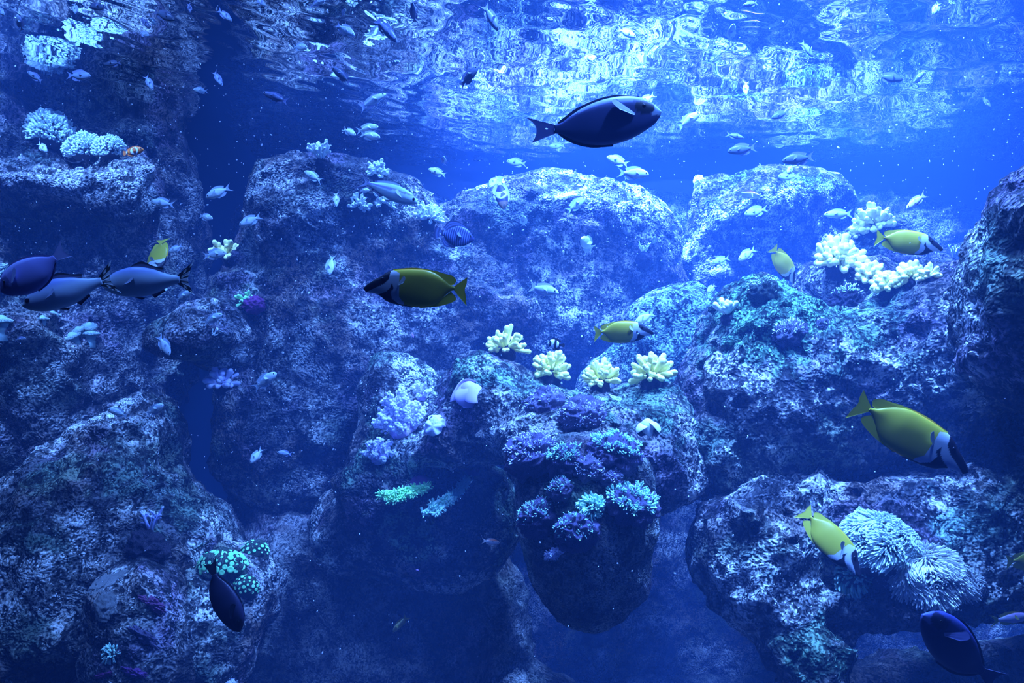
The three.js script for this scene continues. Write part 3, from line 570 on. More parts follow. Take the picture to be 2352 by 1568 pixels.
// flagtail: silvery, tail barred black and white
kind('flagtail', (o) => {
  part('body', fishBody({ top: [[0, 0.0], [0.06, 0.06], [0.18, 0.13], [0.36, 0.17], [0.55, 0.135], [0.7, 0.075], [0.8, 0.05], [0.84, 0.045]], bot: [[0, -0.03], [0.06, -0.085], [0.18, -0.14], [0.36, -0.165], [0.55, -0.145], [0.7, -0.08], [0.8, -0.045], [0.84, -0.04]], wid: [[0, 0.012], [0.07, 0.05], [0.2, 0.08], [0.4, 0.085], [0.6, 0.055], [0.84, 0.014]] },
    (t, y, c) => { const k = sstep(0.03, 0.13, y); c[0] = lerp(0.55, 0.26, k); c[1] = lerp(0.66, 0.34, k); c[2] = lerp(0.75, 0.62, k); }, 60, 32), M.skin, o);
  const bars = (u, v, c) => { const w = Math.abs(v - 0.5) * 2, k = u > 0.12 && ((u > 0.84 && w > 0.72) || (w > 0.5 && w < 0.85 && u > 0.36 && u < 0.64) || (w > 0.22 && w < 0.42 && u > 0.25) || w < 0.1) ? 0.95 : 0.012; c[0] = k * 0.95; c[1] = k; c[2] = k; };
  part('tail_fin', fin([[-0.315, 0.05], [-0.33, 0], [-0.315, -0.045]], [[-0.5, 0.2], [-0.46, 0.11], [-0.425, 0], [-0.45, -0.1], [-0.49, -0.18]], bars, { nv: 44, nu: 14, rays: 10, th: 0.008 }), M.finSkin, o);
  const f = (u, v, c) => { const k = u > 0.6 ? 0.02 : 0.15; c[0] = k; c[1] = k; c[2] = k * 1.6; };
  part('dorsal_fin', fin([[0.2, 0.158], [0.0, 0.15], [-0.15, 0.09]], [[0.16, 0.19], [0.06, 0.225], [-0.06, 0.17], [-0.17, 0.14]], f, { nv: 16, rays: 10 }), M.finSkin, o);
  part('anal_fin', fin([[-0.02, -0.148], [-0.16, -0.088]], [[-0.06, -0.19], [-0.12, -0.15], [-0.18, -0.12]], f, { nv: 10 }), M.finSkin, o);
  part('pelvic_fin', fin([[0.2, -0.15], [0.15, -0.16]], [[0.08, -0.2], [0.04, -0.18]], f, { nv: 5, nu: 4 }), M.finSkin, o);
  pectorals(o, 0.24, -0.02, 0.075, 0.13, 0.07, [0.4, 0.45, 0.6], 0.4); eyes(o, 0.075, 0.012, 0.05, 0.026, true);
});
// fusilier: slender with a deeply forked tail
kind('fusilier', (o) => {
  part('body', fishBody({ top: [[0, 0.0], [0.05, 0.05], [0.16, 0.1], [0.34, 0.125], [0.55, 0.095], [0.72, 0.045], [0.8, 0.03]], bot: [[0, -0.015], [0.05, -0.055], [0.16, -0.095], [0.34, -0.115], [0.55, -0.085], [0.72, -0.04], [0.8, -0.026]], wid: [[0, 0.01], [0.06, 0.04], [0.2, 0.065], [0.4, 0.07], [0.6, 0.045], [0.8, 0.012]] },
    (t, y, c) => { const line = Math.abs(y - lerp(0.07, 0.01, t / 0.8)) < 0.012, k = line ? 0 : sstep(0.0, 0.08, y); if (line) { c[0] = 0.22; c[1] = 0.2; c[2] = 0.45; } else { c[0] = lerp(0.62, 0.34, k); c[1] = lerp(0.78, 0.5, k); c[2] = lerp(0.85, 0.75, k); } }, 60, 32), M.skin, o);
  const f = (u, v, c) => { const e = v < 0.12 || v > 0.88; c[0] = e ? 0.08 : 0.4; c[1] = e ? 0.09 : 0.46; c[2] = e ? 0.25 : 0.65; };
  part('tail_fin', fin([[-0.285, 0.03], [-0.3, 0], [-0.285, -0.028]], [[-0.5, 0.16], [-0.42, 0.085], [-0.35, 0], [-0.42, -0.08], [-0.5, -0.15]], f, { nv: 30 }), M.finSkin, o);
  part('dorsal_fin', fin([[0.22, 0.115], [0.0, 0.105], [-0.2, 0.045]], [[0.18, 0.15], [0.0, 0.145], [-0.23, 0.075]], f, { nv: 16, rays: 12 }), M.finSkin, o);
  part('anal_fin', fin([[-0.02, -0.09], [-0.2, -0.04]], [[-0.06, -0.125], [-0.22, -0.07]], f, { nv: 10 }), M.finSkin, o);
  part('pelvic_fin', fin([[0.16, -0.105], [0.12, -0.11]], [[0.06, -0.15], [0.02, -0.13]], f, { nv: 5, nu: 4 }), M.finSkin, o);
  pectorals(o, 0.28, -0.02, 0.062, 0.14, 0.06, [0.5, 0.55, 0.7], 0.4); eyes(o, 0.06, 0.018, 0.038, 0.02, true);
});

// nose and tail in the photograph, distance, how far the nose is turned towards the lens in degrees (negative: away)
const usedKinds = new Set();
function fish(kindName, name, category, nx, ny, tx, ty, d, yaw, label, group, belly) {
  const mx = (nx + tx) / 2, my = (ny + ty) / 2, h = hit(mx, my);
  if (h) d = Math.min(d, h.d - 0.16);
  if (my < 780) d = Math.min(d, (WATER_Y - 0.08) * FOCAL / (784 - my));
  const y = yaw * Math.PI / 180, L = Math.hypot(nx - tx, ny - ty) * d / FOCAL / Math.max(Math.cos(y), 0.25);
  const f0 = V(nx - tx, -(ny - ty), 0).normalize(), up0 = V(-f0.y, f0.x, 0); if (belly ? up0.x * belly > 0 : up0.y < 0) up0.negate();
  const side0 = V(0, 0, 0).crossVectors(f0, up0), q0 = new THREE.Quaternion().setFromRotationMatrix(new THREE.Matrix4().makeBasis(f0, up0, side0));
  const turn = new THREE.Quaternion().setFromAxisAngle(up0, -Math.sign(side0.z) * Math.sign(V(0, 1, 0).cross(V(1, 0, 0)).z) * -y);
  const fwd = f0.clone().applyQuaternion(turn); if (Math.sign(fwd.z) !== Math.sign(y) && y) turn.invert();
  let o = KINDS[kindName].clone(); scene.add(o);
  o.name = numbered(name); tag(o, label, category, group);
  o.position.copy(at(mx, my, d)); o.quaternion.copy(turn.multiply(q0)); o.scale.setScalar(L);
  return o;
}

// ---------------------------------------------------------------- corals, anemones, sponges
function tube(pts, radii, radial = 7, bumps = 0) {            // a rounded finger along points
  const rows = [], n = pts.length, pos = [], idx = [];
  const rings = []; for (let i = 0; i < n; i++) rings.push([pts[i], radii[i]]);
  const tipDir = pts[n - 1].clone().sub(pts[n - 2]).normalize(), rt = radii[n - 1];
  rings.push([pts[n - 1].clone().addScaledVector(tipDir, rt * 0.6), rt * 0.8], [pts[n - 1].clone().addScaledVector(tipDir, rt * 0.95), rt * 0.35]);
  for (let i = 0; i < rings.length; i++) {
    const a = rings[Math.max(0, i - 1)][0], b = rings[Math.min(rings.length - 1, i + 1)][0], t = b.clone().sub(a).normalize();
    const u = V(0, 0, 0).crossVectors(t, Math.abs(t.y) < 0.9 ? V(0, 1, 0) : V(1, 0, 0)).normalize(), v = V(0, 0, 0).crossVectors(t, u);
    for (let j = 0; j < radial; j++) { const q = j / radial * Math.PI * 2, r = rings[i][1] * (1 + bumps * (rnd() - 0.5)); pos.push(rings[i][0].x + r * (Math.cos(q) * u.x + Math.sin(q) * v.x), rings[i][0].y + r * (Math.cos(q) * u.y + Math.sin(q) * v.y), rings[i][0].z + r * (Math.cos(q) * u.z + Math.sin(q) * v.z)); }
  }
  for (let i = 0; i + 1 < rings.length; i++) for (let j = 0; j < radial; j++) { const a = i * radial + j, b = i * radial + (j + 1) % radial; idx.push(a, b, a + radial, b, b + radial, a + radial); }
  const tip = pos.length / 3, last = rings[rings.length - 1][0]; pos.push(last.x + tipDir.x * rt * 0.08, last.y + tipDir.y * rt * 0.08, last.z + tipDir.z * rt * 0.08);
  for (let j = 0; j < radial; j++) idx.push((rings.length - 1) * radial + j, (rings.length - 1) * radial + (j + 1) % radial, tip);
  const foot = pos.length / 3; pos.push(pts[0].x, pts[0].y, pts[0].z); for (let j = 0; j < radial; j++) idx.push((j + 1) % radial, j, foot);
  const g = new THREE.BufferGeometry(); g.setAttribute('position', new THREE.Float32BufferAttribute(pos, 3)); g.setIndex(idx); g.computeVertexNormals(); return g;
}
function lump(r, amp, freq, detail = 4, squash = 1, ridge = 0) {          // a knobbly lump of radius r
  const g = new THREE.IcosahedronGeometry(1, detail * 5), p = g.attributes.position, s = rr(0, 50), uv = new Float32Array(p.count * 2);
  for (let i = 0; i < p.count; i++) {
    const x = p.getX(i), y = p.getY(i), z = p.getZ(i);
    let k = 1 + amp * noise(x * freq + s, y * freq, z * freq) + amp * 0.6 * noise(x * freq * 2.3, y * freq * 2.3 + s, z * freq * 2.3) + amp * 0.4 * noise(x * freq * 5, y * freq * 5, z * freq * 5 + s);
    if (ridge) k += ridge * (0.3 - Math.abs(noise(x * freq * 1.6, y * freq * 1.6, z * freq * 1.6 + s)) * 1.4);
    p.setXYZ(i, x * k * r, y * k * r * squash, z * k * r); uv[i * 2] = x * r / 0.25; uv[i * 2 + 1] = (y + z) * r / 0.25;
  }
  g.setAttribute('uv', new THREE.BufferAttribute(uv, 2));
  return smoothSphere(g);
}
function smoothSphere(g) {                                                 // shared normals on the split corners of an icosphere
  g.computeVertexNormals(); const p = g.attributes.position, n = g.attributes.normal, sum = new Map(), key = (i) => `${Math.round(p.getX(i) * 1e5)},${Math.round(p.getY(i) * 1e5)},${Math.round(p.getZ(i) * 1e5)}`;
  const ks = []; for (let i = 0; i < p.count; i++) { const k = key(i); ks.push(k); const v = sum.get(k) || [0, 0, 0]; v[0] += n.getX(i); v[1] += n.getY(i); v[2] += n.getZ(i); sum.set(k, v); }
  for (let i = 0; i < p.count; i++) { const v = sum.get(ks[i]), l = Math.hypot(...v) || 1; n.setXYZ(i, v[0] / l, v[1] / l, v[2] / l); }
  return g;
}
const polypTex = crustTextures(512, 131, { flake: 0.7, mid: 0.62, dark: 0.38, light: 1.0, cells: 1 });
const coralMat = (r, g, b, bump = 0.003, map = polypTex) => new THREE.MeshPhysicalMaterial({ color: new THREE.Color().setRGB(r, g, b), map: map.col, bumpMap: map.bump, bumpScale: bump, roughness: 0.75, specularIntensity: 0.4 });
const fleshMat = (r, g, b, tr = 0.0) => new THREE.MeshPhysicalMaterial({ color: new THREE.Color().setRGB(r, g, b), roughness: 0.7, specularIntensity: 0.4, transmission: tr, thickness: 0, side: tr ? THREE.DoubleSide : THREE.FrontSide });
Object.assign(M, {
  finger: fleshMat(1.0, 0.95, 0.36), fingerWhite: fleshMat(0.9, 0.95, 0.85), knobYellow: fleshMat(1.0, 0.95, 0.42), lavender: fleshMat(0.66, 0.5, 0.85), lavenderPale: fleshMat(0.85, 0.82, 1.0), violet: coralMat(0.62, 0.5, 0.85, 0.005), indigo: coralMat(0.5, 0.4, 0.75, 0.005),
  whiteCrust: coralMat(0.95, 0.95, 0.9, 0.004), fluff: fleshMat(0.85, 0.97, 0.9, 0.12), fluffBright: fleshMat(1, 1, 0.92, 0.12), fluffBase: coralMat(0.35, 0.32, 0.4), neon: fleshMat(0.45, 1.0, 0.42), mint: fleshMat(0.62, 1.0, 0.8), purple: coralMat(0.75, 0.25, 0.95), pink: coralMat(1.0, 0.35, 0.8), magenta: coralMat(0.9, 0.18, 0.75),
  baseDark: coralMat(0.22, 0.18, 0.26, 0.006, crustA), crustLump: coralMat(0.62, 0.55, 0.8, 0.006, crustA), mossLump: coralMat(0.4, 0.55, 0.4, 0.006, crustA), cap: coralMat(0.62, 0.78, 0.68, 0.004), stalk: fleshMat(0.4, 0.55, 0.5), neonDisc: fleshMat(0.3, 0.95, 0.35), twig: fleshMat(0.6, 0.6, 0.85), olive: fleshMat(0.75, 0.95, 0.6),
});
// where a coral stands: the rock met at the pixel, or the first below it
function stand(px, py, ids, lift = 0.5) {
  let h = null, y = py; while (!h && y < py + 160) { h = hit(px, y, ids); y += 4; }
  if (!h) { console.log('nothing under', px, py, ids); h = { p: at(px, py, 2.6), n: V(0, 1, 0), d: 2.6 }; }
  const up = h.n.clone().multiplyScalar(1 - lift).addScaledVector(V(0, 1, 0), lift).normalize();
  return { p: h.p, n: h.n, s: h.d / FOCAL, q: new THREE.Quaternion().setFromUnitVectors(V(0, 1, 0), up), d: h.d };
}
function coral(name, label, category, st, group, sink = 0.01) {
  const o = thing(name, label, category, st.p.clone().addScaledVector(st.n, -sink), group); o.quaternion.copy(st.q); return o;
}
const ballDir = (spread) => { const a = rr(0, 6.283), c = Math.cos(rr(0, 1) * 0 + Math.acos(lerp(1, Math.cos(spread), rnd()))), s = Math.sqrt(1 - c * c); return V(Math.cos(a) * s, c, Math.sin(a) * s); };
// stubby fingers fanning out over a dark lump; size in pixels across
let corSeed = 100;
function fingerCoral(px, py, size, ids, label, { n = 24, mat = M.finger, base = M.baseDark, name = 'finger_coral', group, len = 0.42, fat = 0.062, spread = 1.9, fork = 0.75, lift = 0.7, stemless = false } = {}) {
  reseed(corSeed++); const st = stand(px, py, ids, lift), S = size * st.s, o = coral(name, label, 'coral', st, group, 0.012);
  const b = part('base', lump(1, 0.25, 1.6, 2), base, o); b.scale.set(S * 0.25, S * 0.3, S * 0.25); b.position.y = S * 0.14;
  const c0 = V(0, S * 0.34, 0);
  for (let i = 0; i < n; i++) {
    const k = (i + 0.5) / n, ang = i * 2.39996, cs = lerp(1, Math.cos(spread), k), sn = Math.sqrt(1 - cs * cs), dir = V(Math.cos(ang) * sn, cs, Math.sin(ang) * sn).add(V(rr(-0.18, 0.18), rr(-0.1, 0.16), rr(-0.18, 0.18))).normalize();
    const L = S * len * rr(0.72, 1.1), R = S * fat * rr(0.85, 1.15), bend = V(rr(-1, 1), rr(0, 1.2), rr(-1, 1)).multiplyScalar(0.13 * L), a = c0.clone().addScaledVector(dir, S * 0.1), m = c0.clone().addScaledVector(dir, S * 0.1 + L * 0.5), e = c0.clone().addScaledVector(dir, S * 0.1 + L).add(bend);
    const gs = [tube([a, m, m.clone().lerp(e, 0.6), e], [R * 0.62, R * 0.8, R * 0.95, R * 1.08], 9, 0.2)];
    for (let q = 0; q < 2; q++) if (rnd() < fork) { const e2 = m.clone().addScaledVector(dir, L * rr(0.15, 0.38)).add(V(rr(-1, 1), rr(-0.2, 0.9), rr(-1, 1)).normalize().multiplyScalar(L * 0.26)); gs.push(tube([m, m.clone().lerp(e2, 0.5), e2], [R * 0.65, R * 0.85, R * 1.0], 9, 0.2)); }
    part('finger', gs.length > 1 ? mergeGeometries(gs) : gs[0], mat, o);
  }
  return o;
}
// a mound covered with fine waving tentacles; w, h in pixels
function anemone(px, py, w, h, ids, label, { n = 500, mat = M.fluff, base = M.fluffBase, name = 'anemone', group, tl = 0.16, tr = 0.022, lean = [0.3, 0, 0.3], lift = 0.8, raise = 0.5, cover = 1.75, stalk = 0 } = {}) {
  reseed(corSeed++); const st = stand(px, py, ids, lift), W = w * st.s / 2, H = h * st.s / 2, o = coral(name, label, 'anemone', st, group, 0.01), gs = [];
  const b = part('body', lump(1, 0.08, 1.5, 2), base, o); b.scale.set(W * 0.86, H * 0.86, W * 0.8); b.position.y = H * raise + stalk * st.s;
  if (stalk) part('stalk', tube([V(0, -0.02, 0), V(0, stalk * st.s * 0.5, 0), V(0, stalk * st.s + H * raise, 0)], [W * 0.5, W * 0.42, W * 0.5], 12, 0.1), base, o);
  const ln = V(...lean);
  for (let i = 0; i < n; i++) {
    const d = ballDir(cover), a = V(d.x * W * 0.84, d.y * H * 0.84 + H * raise + stalk * st.s, d.z * W * 0.78), L = W * tl * 2 * rr(0.7, 1.25), R = W * tr * 2 * rr(0.8, 1.15);
    const sw = ln.clone().add(V(noise(a.x * 22, a.y * 22, a.z * 22), noise(a.x * 22 + 9, a.y * 22, a.z * 22), noise(a.x * 22, a.y * 22 + 9, a.z * 22)).multiplyScalar(1.7)).add(V(rr(-0.2, 0.2), rr(-0.2, 0.2), rr(-0.2, 0.2)));
    const m = a.clone().addScaledVector(d, L * 0.55).addScaledVector(sw, L * 0.15), e = a.clone().addScaledVector(d, L * 0.9).addScaledVector(sw, L * 0.6); e.y -= L * 0.1;
    gs.push(tube([a, m, e], [R * 0.8, R, R * 0.95], 4));
  }
  part('tentacles', mergeGeometries(gs), mat, o, 'stuff'); return o;
}
// a lumpy encrusted mound, tufted on top with little polyps
function moundCoral(px, py, w, h, ids, label, { mat = M.violet, tuft = null, nTuft = 120, tl = 0.16, group, lift = 0.5, name = 'coral_mound', ridge = 0.18, amp = 0.22, category = 'coral', low = 0.25, depth = 0.8, tuftSpread = 1.0 } = {}) {
  reseed(corSeed++); const st = stand(px, py, ids, lift), W = w * st.s / 2, H = h * st.s / 2, o = coral(name, label, category, st, group, 0.008);
  const body = lump(1, amp, 1.8, 3, 1, ridge), b = part('body', body, mat, o); b.scale.set(W, H, W * depth); b.position.y = H * low;
  if (tuft) {
    const gs = [], p = body.attributes.position, N = body.attributes.normal;
    for (let k = 0; k < nTuft; k++) {
      let i, tr = 0; do { i = Math.floor(rnd() * p.count); } while ((p.getY(i) < Math.cos(tuftSpread) || noise(p.getX(i) * 2.6 + corSeed, p.getY(i) * 2.6, p.getZ(i) * 2.6) < -0.08) && tr++ < 30);
      const a = V(p.getX(i) * W * 0.97, p.getY(i) * H * 0.97 + H * low, p.getZ(i) * W * depth * 0.97), d = V(N.getX(i), N.getY(i), N.getZ(i)).normalize(), L = W * tl * rr(0.7, 1.3), e = a.clone().addScaledVector(d, L).add(V(rr(-1, 1), rr(-0.3, 0.8), rr(-1, 1)).multiplyScalar(L * 0.45));
      gs.push(tube([a, a.clone().lerp(e, 0.5), e], [L * 0.16, L * 0.16, L * 0.2], 5));
    }
    part('polyps', mergeGeometries(gs), tuft, o, 'stuff');
  }
  return o;
}
// bushy soft coral: lobes beaded with small polyps
function bushCoral(px, py, w, h, ids, label, { lobes = 14, beads = 90, mat = M.lavenderPale, group, bead = 0.05, lift = 0.6, name = 'soft_coral', lean = [0, 0, 0] } = {}) {
  reseed(corSeed++); const st = stand(px, py, ids, lift), W = w * st.s / 2, H = h * st.s, o = coral(name, label, 'coral', st, group, 0.01), ln = V(...lean);
  const b = part('trunk', lump(1, 0.2, 1.5, 2), M.lavender, o); b.scale.set(W * 0.45, H * 0.3, W * 0.4); b.position.y = H * 0.08;
  const ball = new THREE.IcosahedronGeometry(1, 1);
  for (let i = 0; i < lobes; i++) {
    const k = (i + 0.5) / lobes, ang = i * 2.39996, R = Math.sqrt(k), e = V(Math.cos(ang) * R * W * 0.9, H * lerp(0.9, 0.28, k) * rr(0.85, 1.1), Math.sin(ang) * R * W * 0.6).addScaledVector(ln, H), a = V(e.x * 0.25, H * 0.06, e.z * 0.25), gs = [];
    gs.push(tube([a, a.clone().lerp(e, 0.5).add(V(0, H * 0.04, 0)), e], [W * 0.09, W * 0.08, W * 0.05], 7, 0.1));
    for (let q = 0; q < beads; q++) {
      const t = rr(0.35, 1.03), c = a.clone().lerp(e, t), rad = W * 0.2 * (1.1 - 0.45 * t), d = ballDir(Math.PI), r = W * bead * rr(0.7, 1.2), g = ball.clone();
      c.addScaledVector(d, rad * Math.pow(rnd(), 0.35)); g.scale(r, r, r); g.translate(c.x, c.y, c.z); g.deleteAttribute('uv'); g.deleteAttribute('normal'); gs.push(g);
    }
    const m = mergeGeometries(gs.map((g) => { g = g.index ? g.toNonIndexed() : g; g.deleteAttribute('normal'); return g; })); m.computeVertexNormals();
    part('lobe', m, mat, o);
  }
  return o;
}
// folded leathery lobes
function leafCoral(px, py, size, ids, label, { lobes = 6, mat = M.lavender, group, ruffle = 0.18, waves = 4, lift = 0.6, name = 'leather_coral', up = 0.7 } = {}) {
  reseed(corSeed++); const st = stand(px, py, ids, lift), S = size * st.s, o = coral(name, label, 'coral', st, group, 0.01);
  part('stalk', tube([V(0, -0.01, 0), V(0, S * 0.12, 0), V(0, S * 0.25, 0)], [S * 0.2, S * 0.16, S * 0.2], 12, 0.1), mat, o);
  for (let i = 0; i < lobes; i++) {
    const ang = i / lobes * 6.283 + rr(-0.3, 0.3), R = S * rr(0.2, 0.29), nr = 8, na = 34, pos = [], idx = [], ph = rr(0, 6.28), th = S * 0.035, dir = V(Math.cos(ang), 0, Math.sin(ang)), nrm = dir.clone().multiplyScalar(rr(0.5, 1.1)).add(V(0, up, 0.25)).normalize();
    for (const side of [1, -1]) for (let r = 0; r <= nr; r++) for (let a = 0; a < na; a++) {
      const u = r / nr, q = a / na * 6.2832, k = th * Math.sqrt(Math.max(0.02, 1 - u * u)), y = u * u * R * ruffle * 1.6 * Math.sin(q * waves + ph) - R * 0.3 * u * u;
      pos.push(u * R * Math.cos(q), y + side * k, u * R * Math.sin(q));
    }
    const T = (nr + 1) * na;
    for (let s = 0; s < 2; s++) for (let r = 0; r < nr; r++) for (let a = 0; a < na; a++) { const A = s * T + r * na + a, B2 = s * T + r * na + (a + 1) % na, C2 = A + na, D2 = B2 + na; s ? idx.push(A, C2, B2, B2, C2, D2) : idx.push(A, B2, C2, B2, D2, C2); }
    for (let a = 0; a < na; a++) { const A = nr * na + a, A1 = nr * na + (a + 1) % na; idx.push(A, A1, A + T, A1, A1 + T, A + T); }
    const g = new THREE.BufferGeometry(); g.setAttribute('position', new THREE.Float32BufferAttribute(pos, 3)); g.setIndex(idx); g.computeVertexNormals();
    const m = part('lobe', g, mat, o); m.quaternion.setFromUnitVectors(V(0, 1, 0), nrm); m.position.copy(dir).multiplyScalar(S * rr(0.2, 0.3)).add(V(0, S * rr(0.2, 0.34), 0));
  }
  return o;
}
// toadstool corals: a stalk with a fuzzy cap; each [dx, dy in pixels, cap radius in pixels, height]
function toadstool(px, py, ids, label, capR, height, { tilt = [0, 0], group } = {}) {
  reseed(corSeed++); const st = stand(px, py, ids, 1), R = capR * st.s, H = height * st.s, o = coral('toadstool_coral', label, 'coral', st, group, 0.015); o.rotation.set(tilt[0], 0, tilt[1]);
  part('stalk', tube([V(0, -0.01, 0), V(0, H * 0.5, 0), V(0, H, 0)], [R * 0.6, R * 0.5, R * 0.66], 14, 0.06), M.stalk, o);
  const pts = [[0.001, 0.16], [0.5, 0.2], [0.85, 0.14], [1.0, 0.0], [0.97, -0.12], [0.7, -0.16], [0.3, -0.1], [0.001, -0.08]].map(([x, y]) => new THREE.Vector2(x * R, y * R + H + R * 0.05));
  const g = new THREE.LatheGeometry(pts.reverse(), 30), p = g.attributes.position; for (let i = 0; i < p.count; i++) p.setY(i, p.getY(i) + R * 0.12 * noise(p.getX(i) / R * 1.5 + corSeed, 0, p.getZ(i) / R * 1.5));
  g.computeVertexNormals(); const cp = part('cap', g, M.cap, o), gs = [];
  for (let i = 0; i < 130; i++) { const a = i * 2.39996, r = Math.sqrt((i + 0.5) / 130) * R * 0.97, x = Math.cos(a) * r, z = Math.sin(a) * r, y = H + R * (0.22 - 0.2 * Math.pow(r / R, 3)); gs.push(tube([V(x, y - R * 0.03, z), V(x * 1.02, y + R * 0.07, z * 1.02), V(x * 1.04, y + R * 0.13, z * 1.04)], [R * 0.03, R * 0.03, R * 0.035], 5)); }
  part('polyps', mergeGeometries(gs), M.fluff, cp, 'stuff'); return o;
}
// a feathery frond from pixel to pixel, standing off the rock
function frond(line, ids, label, mat, { r = 7, arms = 4, name = 'gorgonian' } = {}) {
  reseed(corSeed++); const st = stand(line[0][0], line[0][1], ids, 0), d = st.d - 0.03, o = thing(name, label, 'coral', st.p), gs = [];
  const P = line.map(([x, y], i) => { const q = hit(x, y); return at(x, y, Math.min(d, q ? q.d - 0.02 : d) - 0.035 * Math.sin(i / (line.length - 1) * 2.4)).sub(st.p); });
  const s = st.s, polyp = (c, dir, L) => gs.push(tube([c, c.clone().addScaledVector(dir, L * 0.6), c.clone().addScaledVector(dir, L)], [L * 0.2, L * 0.2, L * 0.26], 4));
  for (let a = 0; a < arms; a++) {
    const off = (a - (arms - 1) / 2) * r * 1.1, t0 = a % 2 ? 0.1 : 0, t1 = 1 - Math.abs(a - (arms - 1) / 2) * 0.13, q = [], rad = [];
    for (let i = 0; i <= 8; i++) { const t = lerp(t0, t1, i / 8), f = t * (P.length - 1), k = Math.min(Math.floor(f), P.length - 2), c = P[k].clone().lerp(P[k + 1], f - k), g = P[k + 1].clone().sub(P[k]).normalize(), nrm = V(-g.y, g.x, 0.3); c.addScaledVector(nrm, off * s * (0.35 + 0.65 * t) * (1 - 0.25 * t)).add(V(0, 0, rr(-1, 1) * r * s * 0.5)); q.push(c); rad.push(r * s * (0.55 - 0.2 * t)); }
    part('branch', tube(q, rad, 8, 0.15), mat, o);
    for (let i = 0; i < 110; i++) { const f = rnd() * 7.999, k = Math.floor(f), c = q[k].clone().lerp(q[k + 1], f - k), dd = ballDir(Math.PI); polyp(c.addScaledVector(dd, rad[k] * 0.8), dd, r * s * 0.75); }
  }
  part('polyps', mergeGeometries(gs), mat, o, 'stuff'); return o;
}
// button polyps: green discs over a mound
function buttonPolyps(px, py, w, h, ids, label, n) {
  reseed(corSeed++); const st = stand(px, py, ids, 0.6), W = w * st.s / 2, H = h * st.s / 2, o = coral('button_polyps', label, 'coral', st, 'colonies of green button polyps', 0.01);
  const b = part('mound', lump(1, 0.22, 1.6, 2), M.mossLump, o); b.scale.set(W * 0.95, H * 0.95, W * 0.7); b.position.y = H * 0.3;
  const disc = new THREE.LatheGeometry([[0.001, 0.1], [0.3, 0.16], [0.7, 0.22], [1, 0.12], [0.9, 0], [0.4, -0.4], [0.001, -0.5]].map(([x, y]) => new THREE.Vector2(x, y)).reverse(), 14);
  for (let i = 0; i < n; i++) {
    const k = (i + 0.5) / n, a = i * 2.39996, c = lerp(1, 0.05, k), s = Math.sqrt(1 - c * c), d = V(Math.cos(a) * s, c, Math.sin(a) * s), m = part('polyp', disc, rnd() < 0.6 ? M.neonDisc : M.neon, o), r = W * 0.095 * rr(0.6, 1.45);
    m.position.set(d.x * W * 0.98, d.y * H * 0.98 + H * 0.3, d.z * W * 0.75); m.quaternion.setFromUnitVectors(V(0, 1, 0), V(d.x, d.y + 0.3, d.z + 0.3).normalize()); m.scale.setScalar(r);
  }
  return o;
}
function twigCoral(px, py, size, ids, label, { mat = M.twig, n = 7, lift = 0.9 } = {}) {
  reseed(corSeed++); const st = stand(px, py, ids, lift), S = size * st.s, o = coral('staghorn_coral', label, 'coral', st, undefined, 0.005);
  for (let i = 0; i < n; i++) { const a = i * 2.4, d = V(Math.cos(a) * 0.45, 1, Math.sin(a) * 0.3).normalize(), L = S * rr(0.55, 1), e = d.clone().multiplyScalar(L), gs = [tube([V(0, 0, 0), d.clone().multiplyScalar(L * 0.5), e], [S * 0.05, S * 0.045, S * 0.035], 7, 0.2)];
    for (let k = 0; k < 4; k++) { const c = d.clone().multiplyScalar(L * rr(0.45, 0.95)), f = ballDir(1.3); gs.push(tube([c, c.clone().addScaledVector(f, S * 0.08), c.clone().addScaledVector(f, S * 0.16)], [S * 0.035, S * 0.032, S * 0.025], 6, 0.2)); }
    part('branch', mergeGeometries(gs), mat, o); }
  return o;
}
const R_ALL = Object.keys(FIELDS);
// the row of finger corals on the saddle
const ROW = 'finger corals along the saddle rock';
fingerCoral(1163, 822, 88, ['saddle'], 'pale green finger coral on the peak, leftmost of the row', { group: ROW });
fingerCoral(1266, 880, 92, ['saddle'], 'pale green finger coral, second of the row from the peak', { group: ROW, n: 26 });
fingerCoral(1380, 872, 90, ['saddle'], 'pale green finger coral, third of the row from the peak', { group: ROW, n: 24 });
fingerCoral(1498, 888, 100, ['saddle', 'massif'], 'pale green finger coral at the end of the row by the great rock', { group: ROW, n: 28 });
// yellow corals in the garden behind
const GARDEN = 'yellow corals on the lit ledge';
fingerCoral(1925, 628, 100, ['garden'], 'large clump of knobby yellow coral, highest on the ledge', { group: GARDEN, mat: M.knobYellow, n: 42, len: 0.4, fat: 0.07, fork: 0.9 });
fingerCoral(2008, 538, 80, ['garden'], 'knobby yellow coral at the back by the foxface tail', { group: GARDEN, mat: M.knobYellow, n: 30, len: 0.42, fat: 0.08 });
fingerCoral(1972, 548, 46, ['garden'], 'small yellow coral beside the back clump', { group: GARDEN, mat: M.knobYellow, n: 16, len: 0.42, fat: 0.1 });
fingerCoral(1998, 655, 70, ['garden'], 'yellow coral clump between the large clump and the low one', { group: GARDEN, mat: M.knobYellow, n: 26, len: 0.36, fat: 0.08 });
fingerCoral(2035, 678, 76, ['garden', 'massif'], 'lowest yellow coral clump on the ledge', { group: GARDEN, mat: M.knobYellow, n: 28, len: 0.36, fat: 0.08 });
fingerCoral(2090, 658, 72, ['garden', 'massif'], 'yellow coral clump climbing towards the dark column', { group: GARDEN, mat: M.knobYellow, n: 26, len: 0.36, fat: 0.08 });
fingerCoral(2132, 644, 54, ['garden', 'massif'], 'last small yellow coral before the dark column', { group: GARDEN, mat: M.knobYellow, n: 18, len: 0.36, fat: 0.09 });
twigCoral(2192, 562, 36, ['massif', 'garden'], 'little white branching coral on the flank of the dark column', { mat: M.fingerWhite });
